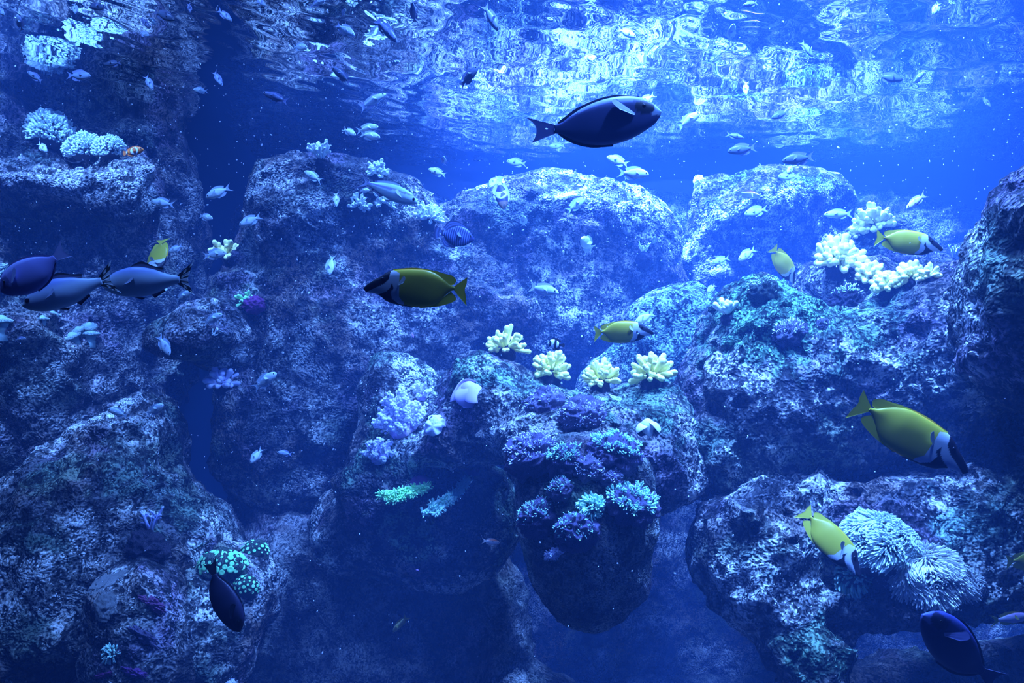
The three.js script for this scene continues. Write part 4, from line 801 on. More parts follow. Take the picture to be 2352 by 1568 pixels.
// lumps on the top of the great rock
moundCoral(1752, 672, 66, 62, ['massif'], 'green topped coral lump on the mossy rock crown', { mat: M.mossLump, tuft: M.olive, nTuft: 70, lift: 0.8 });
moundCoral(1940, 684, 70, 62, ['massif'], 'dark coral lump with two green knobs on the mossy rock', { mat: M.baseDark, tuft: M.olive, nTuft: 110, lift: 0.9, ridge: 0.35 });
moundCoral(1815, 770, 78, 58, ['massif'], 'wide coral lump with a pale crest on the rock face', { mat: M.crustLump, tuft: M.fingerWhite, nTuft: 160, tl: 0.12 });
moundCoral(1890, 748, 36, 36, ['massif'], 'smallest pale crested lump on the rock face', { mat: M.crustLump, tuft: M.fingerWhite, nTuft: 50 });
fingerCoral(1668, 738, 56, ['massif'], 'white soft coral with curled fingers on the mossy rock flank', { mat: M.fingerWhite, n: 9, len: 0.5, fat: 0.1, spread: 0.9, fork: 0.9, name: 'soft_coral' });
leafCoral(1488, 992, 84, ['saddle', 'massif'], 'small white leather coral on a stalk beside the lumps', { mat: M.fingerWhite, lobes: 2, waves: 2, up: 1.6, ruffle: 0.12, lift: 0.9 });
// encrusted lumps on the saddle and the hanging bulb
moundCoral(1252, 935, 92, 78, ['saddle'], 'violet crusted lump on the saddle below the second finger coral', { mat: M.violet, tuft: M.lavenderPale, nTuft: 260, tl: 0.1, tuftSpread: 1.5, ridge: 0.3 });
moundCoral(1340, 962, 104, 82, ['saddle'], 'larger violet crusted lump on the saddle below the third finger coral', { mat: M.violet, tuft: M.lavenderPale, nTuft: 320, tl: 0.09, tuftSpread: 1.5, ridge: 0.3 });
const BULB = ['bulb', 'saddle'];
moundCoral(1225, 1060, 123, 116, BULB, 'tall violet lump at the upper left of the hanging bulb', { mat: M.indigo, tuft: M.lavenderPale, nTuft: 510, tl: 0.1, tuftSpread: 1.2, ridge: 0.3 });
moundCoral(1298, 1072, 80, 94, BULB, 'lump tufted with mint polyps at the middle of the bulb top', { mat: M.indigo, tuft: M.mint, nTuft: 289, tl: 0.14, ridge: 0.3 });
moundCoral(1412, 1052, 116, 94, BULB, 'lump with a broad pale green crest at the bulb top', { mat: M.indigo, tuft: M.mint, nTuft: 510, tl: 0.11, ridge: 0.3 });
moundCoral(1446, 1168, 125, 89, BULB, 'overhanging lump with a neon pale tuft at the bulb edge', { mat: M.indigo, tuft: M.mint, nTuft: 442, tl: 0.13, ridge: 0.3 });
anemone(1356, 1165, 46, 34, BULB, 'round pale green tentacled polyp in the middle of the bulb', { n: 150, mat: M.mint, tl: 0.3, tr: 0.05, lift: 0.2, base: M.violet });
moundCoral(1238, 1200, 94, 94, BULB, 'violet lump low at the left of the bulb with a teal tuft', { mat: M.indigo, tuft: M.mint, nTuft: 204, tl: 0.1, ridge: 0.3 });
moundCoral(1325, 1232, 98, 94, BULB, 'lowest violet lump of the bulb with teal rim', { mat: M.indigo, tuft: M.mint, nTuft: 221, tl: 0.1, ridge: 0.3 });
moundCoral(1280, 1268, 49, 56, BULB, 'small pale lilac encrusting patch under the violet lumps', { mat: M.lavenderPale, tuft: M.lavenderPale, nTuft: 204, tl: 0.2, lift: 0.1, depth: 0.4 });
moundCoral(1352, 1085, 70, 66, BULB, 'lilac crusted lump at the centre of the bulb top', { mat: M.violet, tuft: M.lavenderPale, nTuft: 260, tl: 0.12, ridge: 0.3, tuftSpread: 1.4 });
moundCoral(1288, 1130, 60, 56, BULB, 'small lilac lump between the violet lumps of the bulb', { mat: M.violet, tuft: M.mint, nTuft: 160, tl: 0.12, ridge: 0.3 });
moundCoral(1405, 1105, 58, 50, BULB, 'small lilac lump above the overhanging lump', { mat: M.violet, tuft: M.lavenderPale, nTuft: 160, tl: 0.12, ridge: 0.3 });
// lavender soft corals on the ridge
bushCoral(928, 990, 150, 105, ['ridge', 'saddle'], 'large bushy lavender soft coral on the slanting ridge', { lobes: 20, beads: 75, bead: 0.046 });
bushCoral(872, 1052, 96, 62, ['ridge', 'saddle'], 'low bushy lavender soft coral at the foot of the large one', { lobes: 12, beads: 60, bead: 0.055 });
bushCoral(968, 912, 66, 44, ['ridge', 'saddle'], 'small bushy lavender tuft behind the large soft coral', { lobes: 8, beads: 60, bead: 0.07 });
leafCoral(1078, 925, 112, ['saddle'], 'lavender leather coral with big folded lobes below the peak', { lobes: 6, waves: 2, ruffle: 0.16, up: 0.7, lift: 0.8 });
leafCoral(998, 985, 72, ['saddle', 'ridge'], 'pale lavender ruffled coral beside the bushy soft coral', { lobes: 7, mat: M.lavenderPale, waves: 5, ruffle: 0.14, up: 1.0 });
fingerCoral(512, 898, 74, ['pillar', 'shelf'], 'lavender finger soft coral on the pillar foot by the channel', { mat: M.lavenderPale, n: 26, len: 0.4, fat: 0.085, name: 'soft_coral', fork: 0.3 });
fingerCoral(1455, 1585, 70, ['under', 'recess'], 'pale lavender coral cut by the bottom edge at the middle', { mat: M.lavenderPale, n: 26, len: 0.5, fat: 0.07 });
// gorgonians on the dark face below the ridge
frond([[985, 1118], [945, 1128], [905, 1140], [860, 1134]], ['ridge', 'under'], 'neon green feathery frond bending left from a purple base', M.neon, { r: 9, arms: 4 });
frond([[1076, 1098], [1050, 1130], [1010, 1160], [962, 1184]], ['ridge', 'under'], 'pale mint feathery frond hanging down left', M.mint, { r: 9, arms: 4 });
moundCoral(968, 1112, 52, 44, ['ridge', 'under'], 'round purple base of the neon green frond', { mat: M.purple, lift: 0.2, amp: 0.15, ridge: 0.05 });
moundCoral(1080, 1082, 40, 36, ['ridge', 'under'], 'dark purple base of the pale mint frond', { mat: M.purple, lift: 0.2 });
// corals at the top of the pillar
fingerCoral(738, 385, 58, ['pillar'], 'white branching soft coral standing on the pillar top', { mat: M.fingerWhite, n: 16, len: 0.62, fat: 0.06, spread: 0.8, name: 'soft_coral', fork: 0.9 });
fingerCoral(868, 412, 56, ['pillar', 'dome'], 'whitish coral clump on the pillar shoulder under the fusilier', { mat: M.fingerWhite, n: 26, len: 0.4, fat: 0.06 });
fingerCoral(822, 492, 56, ['pillar'], 'pale coral clump below the fusilier tail', { mat: M.fingerWhite, n: 30, len: 0.38, fat: 0.055 });
fingerCoral(884, 482, 58, ['pillar'], 'pale coral clump over a dark hole below the fusilier', { mat: M.fingerWhite, n: 30, len: 0.38, fat: 0.055 });
fingerCoral(985, 520, 66, ['pillar', 'dome'], 'white coral clump beside the sailfin tang', { mat: M.fingerWhite, n: 34, len: 0.4, fat: 0.055 });
leafCoral(1148, 425, 40, ['dome'], 'pale yellow coral behind the bannerfish', { mat: M.knobYellow, lobes: 5, ruffle: 0.2 });
twigCoral(1478, 590, 40, ['dome'], 'small spiky pale coral on a dark stump at the dome edge', { mat: M.fingerWhite, n: 9 });
moundCoral(1478, 602, 40, 40, ['dome'], 'dark stump under the small spiky coral', { mat: M.baseDark });
moundCoral(1606, 420, 24, 34, ['boulder'], 'little pale horn at the near end of the far boulder', { mat: M.lavenderPale, amp: 0.3 });
// left side
const FLUFF = 'fluffy white corals on the cliff ledge';
anemone(114, 338, 96, 84, ['cliff'], 'largest fluffy white coral dome on the cliff ledge', { n: 840, cover: 2.1, group: FLUFF, raise: 0.9, name: 'fluffy_coral', tl: 0.13, tr: 0.03, lean: [0.2, 0.2, 0.2] });
anemone(188, 366, 70, 62, ['cliff'], 'middle fluffy white coral on the cliff ledge', { n: 640, cover: 2.1, group: FLUFF, raise: 0.9, name: 'fluffy_coral', tl: 0.14, tr: 0.034, lean: [0.2, 0.2, 0.2] });
anemone(248, 364, 58, 56, ['cliff'], 'smallest fluffy white coral, next to the clownfish', { n: 520, cover: 2.1, group: FLUFF, raise: 0.9, name: 'fluffy_coral', tl: 0.15, tr: 0.036, lean: [0.2, 0.2, 0.2] });
anemone(0, 660, 60, 70, ['cliff', 'slope'], 'fluffy white anemone at the left edge behind the violet surgeonfish', { n: 260, tl: 0.16, tr: 0.03 });
const CAPS = 'toadstool corals at the left';
toadstool(4, 780, ['cliff', 'slope'], 'big pale toadstool coral at the left picture edge', 24, 38, { group: CAPS });
toadstool(103, 752, ['cliff', 'slope'], 'narrow toadstool coral under the first flagtail, nearer the edge', 15, 24, { group: CAPS });
toadstool(128, 756, ['cliff', 'slope'], 'taller toadstool coral under the first flagtail', 18, 32, { group: CAPS });
toadstool(178, 788, ['cliff', 'slope'], 'tilted toadstool coral, lowest of the group of four', 20, 22, { group: CAPS, tilt: [0.3, 0.35] });
toadstool(190, 768, ['cliff', 'slope'], 'small round toadstool coral at the back of the four', 14, 20, { group: CAPS, tilt: [0.5, 0.2] });
toadstool(208, 762, ['cliff', 'slope'], 'upper toadstool coral of the group of four', 17, 22, { group: CAPS, tilt: [0.5, -0.2] });
toadstool(212, 790, ['cliff', 'slope'], 'flat topped toadstool coral at the outer end of the four', 20, 24, { group: CAPS });
fingerCoral(520, 598, 56, ['pillar', 'shelf'], 'pale yellow coral on the pillar edge behind a chromis', { mat: M.knobYellow, n: 12, len: 0.5, fat: 0.09 });
moundCoral(545, 600, 40, 44, ['pillar'], 'pinkish crusted lump on the pillar edge', { mat: M.crustLump });
fingerCoral(566, 702, 40, ['pillar', 'shelf'], 'small neon green coral on a dark lump of the pillar', { mat: M.neon, n: 10, len: 0.5, fat: 0.09 });
moundCoral(585, 706, 48, 48, ['pillar'], 'dark pink lump beside the neon green coral', { mat: M.magenta });
twigCoral(480, 798, 50, ['shelf', 'pillar'], 'white spiky coral at the end of the low shelf', { mat: M.fingerWhite, n: 11 });
moundCoral(340, 1265, 92, 62, ['slope', 'mound'], 'dark crusted stump on the slope under the staghorn twig', { mat: M.baseDark, ridge: 0.3, low: 0.4 });
twigCoral(346, 1222, 78, ['slope', 'mound'], 'pale staghorn twig rising from the dark stump', { n: 5 });
buttonPolyps(510, 1306, 116, 76, ['footing', 'slope'], 'largest colony of neon green button polyps behind the black surgeonfish', 74);
buttonPolyps(586, 1272, 66, 60, ['footing', 'slope', 'under', 'pillar'], 'upper colony of neon green button polyps', 44);
buttonPolyps(566, 1356, 62, 62, ['footing', 'slope', 'under'], 'lower colony of neon green button polyps', 44);
moundCoral(236, 1340, 62, 22, ['mound', 'slope'], 'white encrusting patch on the shoulder of the rounded rock', { mat: M.whiteCrust, lift: 0, amp: 0.3, depth: 1.1, ridge: 0.15, name: 'encrusting_coral' });
moundCoral(272, 1325, 58, 20, ['mound', 'slope'], 'upper end of the white crust streak on the rounded rock', { mat: M.whiteCrust, lift: 0, amp: 0.35, depth: 0.7, ridge: 0.15, name: 'encrusting_coral' });
moundCoral(240, 1392, 52, 20, ['mound', 'slope'], 'lower end of the white crust streak on the rounded rock', { mat: M.whiteCrust, lift: 0, amp: 0.35, depth: 1.2, ridge: 0.15, name: 'encrusting_coral' });
const SPONGE = 'purple sponges on the rounded rock';
moundCoral(350, 1388, 62, 40, ['mound', 'slope'], 'pink and purple sponge high on the rounded rock', { mat: M.pink, group: SPONGE, amp: 0.5, ridge: 0.3, depth: 0.35, low: 0, name: 'sponge', category: 'sponge', lift: 0.2 });
moundCoral(330, 1464, 66, 42, ['mound', 'slope'], 'mauve sponge lower on the rounded rock', { mat: M.violet, group: SPONGE, amp: 0.5, ridge: 0.3, depth: 0.35, low: 0, name: 'sponge', category: 'sponge', lift: 0.2 });
moundCoral(306, 1545, 52, 36, ['mound', 'slope'], 'bright purple sponge at the bottom of the rounded rock', { mat: M.purple, group: SPONGE, amp: 0.5, ridge: 0.3, depth: 0.35, low: 0, name: 'sponge', category: 'sponge', lift: 0.2 });
moundCoral(238, 1552, 40, 34, ['mound', 'slope'], 'small purple sponge at the bottom, nearest the corner', { mat: M.magenta, group: SPONGE, amp: 0.5, ridge: 0.3, depth: 0.35, low: 0, name: 'sponge', category: 'sponge', lift: 0.2 });
anemone(256, 1500, 34, 26, ['mound', 'slope'], 'small round green polyp ring on the rounded rock', { n: 60, mat: M.mint, tl: 0.25, tr: 0.06, lift: 0.1 });
moundCoral(38, 1574, 84, 46, ['slope', 'cliff'], 'pale cyan coral at the bottom left corner', { mat: M.cap, tuft: M.fluff, nTuft: 200, tl: 0.12, tuftSpread: 1.5 });
moundCoral(520, 1580, 50, 40, ['footing', 'under', 'slope'], 'white coral tip at the bottom edge below the black surgeonfish', { mat: M.lavenderPale, tuft: M.fingerWhite, nTuft: 90 });
// big anemones at the lower right
anemone(2020, 1282, 196, 150, ['apron'], 'large pale blue anemone dome with combed tentacles', { n: 3600, tl: 0.085, tr: 0.0095, lean: [-0.9, -0.1, 0.3], raise: 0.4, cover: 1.7 });
anemone(2135, 1362, 158, 124, ['apron'], 'brilliant white anemone in front of the large pale one', { n: 3000, mat: M.fluffBright, tl: 0.12, tr: 0.0105, lean: [0.2, -0.2, 0.5], raise: 0.85, cover: 2.0, lift: 0.6 });
anemone(2225, 1365, 66, 58, ['apron'], 'small white anemone ball at the end of the white one', { n: 700, mat: M.fluffBright, tl: 0.16, tr: 0.022, raise: 0.9, cover: 2.1 });
anemone(1958, 1324, 84, 50, ['apron'], 'low cluster of greenish tentacles below the foxface snout', { n: 180, mat: M.mint, tl: 0.16, tr: 0.03, raise: 0.2, lift: 0.4 });
moundCoral(2030, 1340, 44, 50, ['apron'], 'lilac crusted lump between the two large anemones', { mat: M.violet, tuft: M.lavenderPale, nTuft: 90, tl: 0.12 });

// ---------------------------------------------------------------- drifting specks in the water: nobody could count them
{
  reseed(77); const n = 2600, m = new THREE.InstancedMesh(new THREE.IcosahedronGeometry(1, 1), fleshMat(1, 1, 1, 0.5), n), X = new THREE.Matrix4(), q = new THREE.Quaternion(), e = new THREE.Euler();
  for (let i = 0; i < n; i++) {
    const d = rr(1.7, 3.2), p = at(rr(-60, 2412), rr(-20, 1568) * Math.pow(rnd(), 0.35), d), s = rr(0.0006, 0.0016) * (rnd() < 0.06 ? 1.7 : 1); if (p.y > WATER_Y - 0.03) p.y = WATER_Y - rr(0.05, 0.6);
    q.setFromEuler(e.set(rr(0, 3), rr(0, 3), rr(0, 3))); m.setMatrixAt(i, X.compose(p, q, V(s, s * rr(0.8, 2.4), s)));
  }
  m.name = 'marine_snow'; m.userData.kind = 'stuff'; m.castShadow = m.receiveShadow = true; tag(m, 'tiny white specks drifting everywhere in the water', 'specks'); scene.add(m);
}

// ---------------------------------------------------------------- every fish in view
const SHOAL = 'small chromis swimming in the tank';
function chr(look, nx, ny, tx, ty, d, yaw, label, belly) { return fish('chromis_' + look, 'chromis', 'fish', nx, ny, tx, ty, d, yaw, label, SHOAL, belly); }
// large fish first
fish('tang_large', 'surgeonfish', 'fish', 1516, 276, 1207, 290, 1.75, 8, 'large dark blue surgeonfish gliding just under the water surface');
fish('foxface', 'foxface', 'fish', 836, 661, 1073, 664, 1.6, 0, 'yellow foxface in profile facing left before the rock pillar', 'foxface rabbitfish');
fish('foxface', 'foxface', 'fish', 2207, 1078, 1978, 924, 1.6, 12, 'yellow foxface swimming head down in front of the great rock mass', 'foxface rabbitfish');
fish('foxface', 'foxface', 'fish', 1500, 763, 1365, 763, 2.1, 4, 'yellow foxface facing right above the finger coral row', 'foxface rabbitfish');
fish('foxface', 'foxface', 'fish', 2158, 574, 2018, 541, 2.0, 12, 'pale yellow foxface over the garden of yellow corals', 'foxface rabbitfish');
fish('foxface', 'foxface', 'fish', 1956, 1307, 1862, 1180, 1.85, 30, 'yellow foxface nosing down beside the big white anemone', 'foxface rabbitfish');
fish('foxface', 'foxface', 'fish', 372, 636, 355, 545, 2.6, 40, 'foxface diving nose down behind the striped tailed flagtail', 'foxface rabbitfish', 1);
fish('foxface', 'foxface', 'fish', 1832, 648, 1768, 570, 2.75, -25, 'pale orange foxface slipping down behind the mossy rock top', 'foxface rabbitfish');
fish('foxface', 'foxface', 'fish', 2440, 1288, 2318, 1290, 1.9, 10, 'foxface showing only its yellow tail at the picture edge', 'foxface rabbitfish');
fish('tang_violet', 'surgeonfish', 'fish', 14, 678, 150, 562, 1.7, 6, 'violet blue surgeonfish swimming down at the far left');
fish('tang_black', 'surgeonfish', 'fish', 550, 1448, 476, 1284, 1.8, 10, 'nearly black surgeonfish diving over the green button polyps', undefined, -1);
fish('tang_navy', 'surgeonfish', 'fish', 2092, 1408, 2325, 1585, 1.5, 15, 'dark navy surgeonfish in the lower right corner');
fish('flagtail', 'flagtail', 'fish', 64, 700, 258, 634, 1.75, 12, 'silver flagtail leading the pair, its head in front', 'pair of flagtails');
fish('flagtail', 'flagtail', 'fish', 238, 652, 444, 640, 1.8, 5, 'silver flagtail following behind with black and white barred tail', 'pair of flagtails');
fish('sailfin_tang', 'sailfin_tang', 'fish', 1090, 550, 996, 532, 2.5, 5, 'dark sailfin tang with fine upright stripes by the dome');
fish('fusilier', 'fusilier', 'fish', 961, 467, 815, 408, 2.2, 10, 'slender silver blue fusilier with forked tail above the pillar');
fish('clownfish', 'clownfish', 'fish', 332, 344, 278, 352, 2.9, 8, 'orange clownfish with white bands beside the fluffy corals');
fish('humbug_damsel', 'humbug_damsel', 'fish', 1257, 788, 1297, 793, 2.35, 10, 'black and white striped damselfish between the finger corals');
fish('bannerfish', 'bannerfish', 'fish', 1157, 482, 1144, 402, 2.9, 15, 'dark bannerfish with a white band heading down by the yellow coral', undefined, -1);
fish('orange_fish', 'anthias', 'fish', 1746, 452, 1690, 441, 3.5, 5, 'orange and white fish before the far boulder');
fish('yellowtail_fish', 'yellowtail_fish', 'fish', 2362, 1412, 2276, 1428, 2.0, 8, 'purplish fish with a yellow tail behind the navy surgeonfish');
fish('olive_fish', 'slender_fish', 'fish', 901, 1455, 938, 1409, 2.3, -20, 'slender olive yellow fish low over the shadowed wall');
fish('orange_fish', 'goby', 'fish', 1148, 1245, 1106, 1242, 2.5, 10, 'faint reddish little fish beside the hanging bulb');
fish('tiny_purple_fish', 'basslet', 'fish', 950, 776, 945, 762, 2.6, 10, 'tiny bright purple fish below the foxface', undefined, -1);
fish('tiny_purple_fish', 'basslet', 'fish', 962, 1309, 954, 1308, 2.5, 10, 'tiny purple fish low in the shadow of the wall');
fish('humbug_damsel', 'butterflyfish', 'fish', 2022, 648, 2028, 626, 2.6, 50, 'small dark striped fish hiding among the yellow corals', undefined, 1);
// the shoal, from the upper left
chr('blue', 12, 36, -12, 14, 2.1, 10, 'blue chromis cut by the top left picture corner');
chr('blue', 177, 34, 167, 4, 2.2, 20, 'blue chromis heading down at the top, right of the corner fish', -1);
chr('dark', 214, 24, 240, 10, 2.2, 55, 'dark chromis near the top seen almost head on');
chr('blue', 45, 37, 47, 70, 2.2, 30, 'small blue chromis rising near the top left edge', -1);
chr('dark', 404, 47, 348, 24, 2.2, 5, 'dark chromis at the top over the dark channel edge');
chr('slimdark', 440, 33, 431, 4, 2.2, 20, 'thin dark chromis heading down at the top of the channel', -1);
chr('slim', 534, 50, 498, 20, 2.2, 5, 'lilac chromis heading down right at the top of the channel');
chr('slim', 612, 16, 584, -8, 2.2, 5, 'chromis cut by the top edge above the channel');
chr('slimdark', 345, 67, 321, 37, 2.2, 10, 'dim slim chromis under the clownfish reflection');
chr('pale', 345, 46, 357, 53, 2.25, 60, 'tiny pale chromis seen end on beside the clownfish reflection');
chr('blue', 345, 84, 318, 72, 2.3, 20, 'dim blue chromis just below the clownfish reflection');
chr('slim', 164, 48, 172, 66, 2.3, 30, 'faint slim chromis in front of the bright cyan reflection', -1);
chr('blue', 66, 166, 96, 187, 2.4, 15, 'lilac chromis under the bright cyan reflection at the left');
chr('blue', 210, 175, 150, 172, 2.3, 5, 'chromis swimming right below the cyan reflection');
chr('slim', 354, 209, 331, 170, 2.3, 15, 'thin chromis heading down left of the channel', -1);
chr('pale', 449, 209, 474, 206, 2.5, 45, 'short pale chromis foreshortened in the dark channel');
chr('slim', 512, 198, 489, 161, 2.4, 10, 'slim chromis diving in the upper dark channel', -1);
chr('slimdark', 604, 213, 664, 234, 2.3, 5, 'dark backed chromis crossing from the channel to the wall');
chr('dark', 241, 150, 279, 142, 2.4, 10, 'dark chromis before the smaller cyan reflection');
chr('pale', 708, 112, 668, 104, 2.4, 25, 'pale pinkish chromis by the upper wall');
chr('blue', 111, 350, 84, 326, 2.7, 15, 'chromis in front of the largest fluffy white coral');
chr('pale', 347, 463, 402, 470, 2.4, 5, 'chromis facing left below the clownfish');
chr('pale', 474, 454, 531, 428, 2.3, 5, 'chromis with raised forked tail in the middle of the channel');
chr('pale', 491, 503, 454, 494, 2.5, 20, 'small chromis facing right low in the channel');
chr('pale', 551, 518, 600, 494, 2.4, 10, 'chromis at the channel beside the pillar edge');
chr('pale', 700, 394, 739, 416, 2.6, 10, 'chromis in front of the white branching coral on the pillar');
chr('slim', 775, 476, 769, 439, 2.8, 30, 'faint thin chromis hanging on the pillar face', -1);
chr('blue', 815, 83, 769, 53, 2.3, 8, 'chromis heading down right by the top wall corals');
chr('slim', 748, 2, 708, 14, 2.2, 10, 'chromis near the top edge above the pillar');
chr('dark', 764, 157, 806, 190, 2.3, 15, 'dark chromis over the pale coral reflection');
chr('pale', 762, 178, 790, 165, 2.5, 40, 'pale chromis tucked behind the dark one');
chr('blue', 795, 24, 782, 32, 2.25, 50, 'small chromis end on near the top by the cyan glints');
chr('slimdark', 950, 14, 951, 48, 2.25, 50, 'purplish chromis seen end on below the top edge', 1);
chr('slimdark', 912, 98, 860, 39, 2.3, 5, 'long dark blue fish heading down beside the reflected corals');
chr('slimdark', 1144, 73, 1110, 5, 2.3, 8, 'long slim dark fish diving from the top centre', -1);
chr('dark', 1098, 154, 1054, 201, 2.3, 5, 'black chromis rising at the centre of the mirrored wall');
chr('blue', 919, 146, 894, 141, 2.4, 40, 'small lilac chromis left of the black one');
chr('slim', 887, 217, 823, 249, 2.4, 8, 'long bluish chromis rising over the upper wall');
chr('pale', 870, 292, 816, 300, 2.4, 10, 'upper chromis of the tight trio by the wall');
chr('pale', 874, 317, 824, 306, 2.3, 12, 'lower chromis of the tight trio by the wall');
chr('pale', 818, 312, 786, 293, 2.5, 20, 'rear chromis of the tight trio by the wall');
chr('pale', 984, 389, 1026, 402, 2.6, 10, 'pale chromis before the dark slot above the dome');
chr('blue', 1020, 362, 1020, 378, 2.8, 60, 'tiny chromis head on above the dark slot', 1);
chr('blue', 1163, 371, 1211, 376, 2.9, 8, 'faint chromis facing left above the dome');
chr('blue', 1261, 337, 1300, 333, 3.0, 15, 'faint chromis below the belly of the large surgeonfish');
chr('pale', 1460, 87, 1416, 64, 2.4, 8, 'pale chromis heading down under the rippled surface');
chr('pale', 1357, 148, 1357, 113, 2.6, 55, 'pale chromis seen from behind above the large surgeonfish', 1);
chr('pale', 1466, 243, 1506, 214, 2.3, 10, 'pale chromis peeping out behind the large surgeonfish head');
chr('pale', 1607, 260, 1556, 294, 2.4, 10, 'pale chromis rising ahead of the large surgeonfish');
chr('pale', 1393, 361, 1446, 378, 2.7, 8, 'bluish chromis touching the bright one under the surgeonfish');
chr('pale', 1489, 402, 1418, 394, 2.3, 12, 'brightest chromis facing right above the dome');
chr('pale', 1428, 420, 1440, 424, 3.0, 60, 'tiny pale chromis head on over the dome edge');
chr('pale', 1345, 454, 1301, 486, 2.8, 10, 'pale chromis climbing across the dome');
chr('pale', 1203, 498, 1203, 518, 3.0, 60, 'tiny faint chromis head on upon the dome face', 1);
chr('pale', 850, 438, 824, 437, 2.6, 30, 'small chromis below the fusilier tail');
chr('pale', 1125, 432, 1145, 402, 2.8, 35, 'pale chromis half hidden by the bannerfish');
chr('slimdark', 1704, 16, 1744, 2, 2.25, 20, 'fish with yellowish fin cut by the top edge');
chr('blue', 1680, 62, 1680, 90, 2.4, 55, 'small blue chromis end on under the rippled surface', 1);
chr('slimdark', 1866, 132, 1840, 92, 2.4, 8, 'dark slim chromis diving by the green glints', -1);
chr('blue', 2140, 36, 2160, 2, 2.25, 15, 'violet chromis near the top right', 1);
chr('dark', 2190, 14, 2182, -4, 2.25, 40, 'tiny dark fish at the top edge on the right', 1);
chr('dark', 2073, 184, 2012, 173, 2.4, 5, 'dark chromis facing right beneath the green glints');
chr('blue', 2118, 168, 2098, 192, 2.5, 35, 'round blue chromis next to the dark one');
chr('slimdark', 2270, 249, 2262, 218, 2.6, 30, 'dark upright chromis at the far right of the mirror', 1);
chr('slim', 1711, 222, 1716, 183, 2.7, 20, 'thin yellowish chromis by the orange reflection', 1);
chr('dark', 1770, 273, 1815, 254, 2.5, 10, 'dusky chromis below the orange reflection');
chr('slimdark', 1707, 318, 1668, 306, 2.6, 15, 'dusky little chromis over the pair of dark chromis');
chr('dark', 1670, 349, 1740, 337, 2.4, 5, 'dark chromis facing left, nearer the dome of the dark pair');
chr('dark', 1795, 371, 1874, 358, 2.3, 5, 'largest dark chromis with pale tail above the far boulder');
chr('pale', 1806, 398, 1822, 376, 3.0, 30, 'pale tail of a chromis under the largest dark chromis', -1);
chr('blue', 1786, 405, 1838, 405, 3.0, 5, 'bluish chromis along the top of the far boulder');
chr('blue', 1709, 492, 1766, 478, 2.9, 5, 'blue chromis facing left below the orange fish');
chr('slim', 1891, 493, 1962, 490, 2.7, 5, 'slim grey chromis off the end of the far boulder');
chr('pink', 2080, 479, 2130, 443, 2.6, 8, 'pink chromis with raised tail at the right above the corals');
chr('blue', 1635, 604, 1678, 591, 2.8, 8, 'lilac chromis left of the mossy rock top');
chr('pale', 1695, 598, 1738, 569, 2.7, 10, 'pale chromis just above the mossy rock top');
chr('blue', 1622, 672, 1646, 652, 2.9, 25, 'dim violet chromis at the edge of the mossy rock');
chr('pale', 388, 580, 420, 562, 2.4, 5, 'chromis peeking out beside the diving foxface');
chr('pale', 521, 580, 464, 588, 2.5, 5, 'chromis facing right at the pillar edge corals');
chr('pale', 372, 676, 373, 656, 2.4, 65, 'tiny pale chromis head on below the flagtail', 1);
chr('pale', 443, 670, 398, 692, 2.3, 15, 'chromis below the barred tail of the second flagtail');
chr('pale', 757, 633, 763, 583, 2.5, 15, 'upright pale chromis left of the foxface snout', 1);
chr('pale', 512, 721, 466, 744, 2.4, 8, 'chromis above the white spiky coral');
chr('pale', 393, 815, 360, 768, 2.5, 15, 'pale chromis diving over the low rock shelf');
chr('blue', 62, 777, 30, 781, 2.4, 15, 'chromis by the toadstool corals at the left edge');
chr('pale', 636, 856, 580, 894, 2.4, 5, 'chromis rising beside the lavender finger coral');
chr('pale', 251, 938, 292, 957, 2.5, 20, 'chromis facing left above the pale slope');
chr('pale', 378, 928, 333, 954, 2.5, 12, 'chromis rising above the pale slope');
chr('pale', 577, 1063, 602, 1028, 2.5, 15, 'chromis diving in the gap under the pillar');
chr('blue', 638, 1038, 671, 1044, 2.5, 15, 'small blue chromis low by the pillar foot');
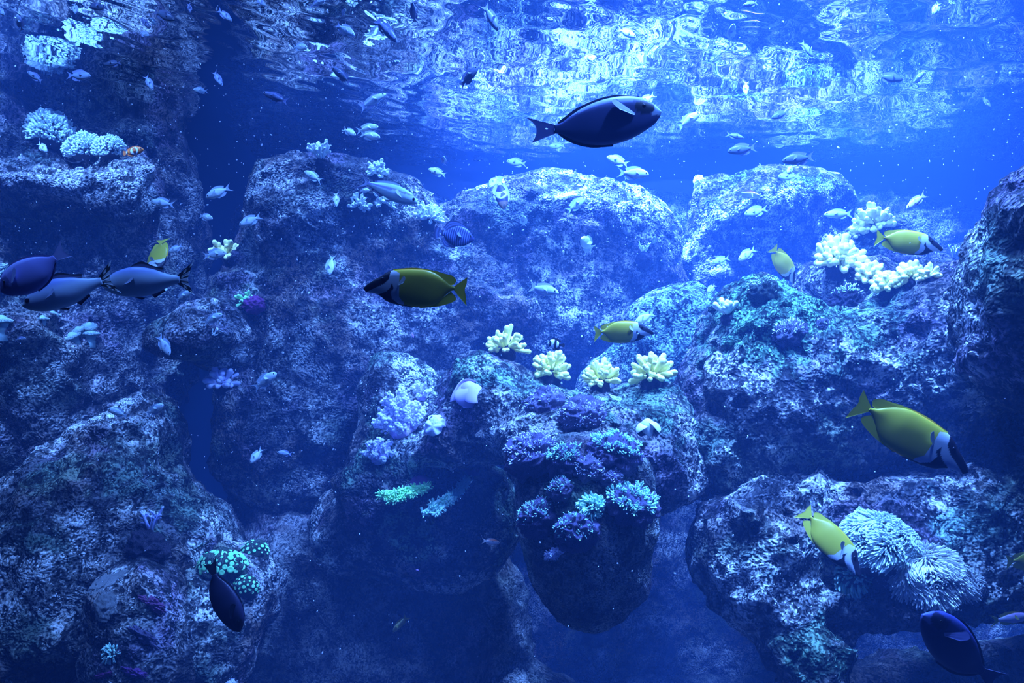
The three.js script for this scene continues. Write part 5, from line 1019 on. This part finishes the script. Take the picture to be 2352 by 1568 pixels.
chr('pale', 1332, 552, 1366, 570, 2.7, 62, 'pale chromis head on with spread fins before the dome');
chr('slim', 1281, 675, 1214, 655, 2.4, 42, 'blue chromis turning towards the viewer under the dome');
chr('pale', 1458, 741, 1506, 717, 2.5, 10, 'pale chromis behind the head of the right facing foxface');
chr('blue', 1545, 516, 1546, 534, 3.0, 60, 'tiny chromis head on in the gap beside the dome', 1);
chr('blue', 1502, 543, 1504, 560, 3.2, 50, 'faint tiny chromis over the dome shoulder', 1);

// ---------------------------------------------------------------- lamps over the water
{
  const housing = new THREE.MeshStandardMaterial({ color: 0x20242a, roughness: 0.5, metalness: 0.6 });
  const lens = new THREE.MeshStandardMaterial({ color: 0x000000, emissive: new THREE.Color().setRGB(...LAMP_COLOR), emissiveIntensity: 3 });
  const shell = new THREE.LatheGeometry([[0.001, 0.16], [0.07, 0.16], [0.09, 0.13], [0.11, 0.0], [0.105, 0.0], [0.085, 0.12], [0.001, 0.12]].map(([x, y]) => new THREE.Vector2(x, y)), 28);
  const disc = new THREE.CylinderGeometry(0.085, 0.085, 0.008, 28);
  const cord = new THREE.CylinderGeometry(0.006, 0.006, 0.6, 8);
  const places = ['over the far dome', 'over the far boulder', 'over the rock pillar', 'over the left cliff', 'over the finger corals', 'over the mossy massif', 'nearest the viewing window', 'before the left cliff'];
  LAMPS.forEach(([x, y, z, ax, ay, az, cd, ang, pen], i) => {
    const t = thing('pendant_lamp', `round blue aquarium pendant lamp hanging ${places[i]}`, 'lamp', V(x, y, z), 'pendant lamps over the water');
    part('housing', shell, housing, t); const l = part('lens', disc, lens, t); l.position.y = 0.10; const c = part('cord', cord, housing, t); c.position.y = 0.46;
    const s = new THREE.SpotLight(new THREE.Color().setRGB(...LAMP_COLOR), cd, 0, ang * Math.PI / 180, pen, 2);
    s.name = 'lamp_beam'; s.position.set(x, y - 0.02, z); s.target.position.set(ax, ay, az); s.castShadow = true; s.shadow.radius = 3; s.shadow.mapSize.set(1024, 1024);
    scene.add(s, s.target);
  });
}
renderer.render(scene, camera);
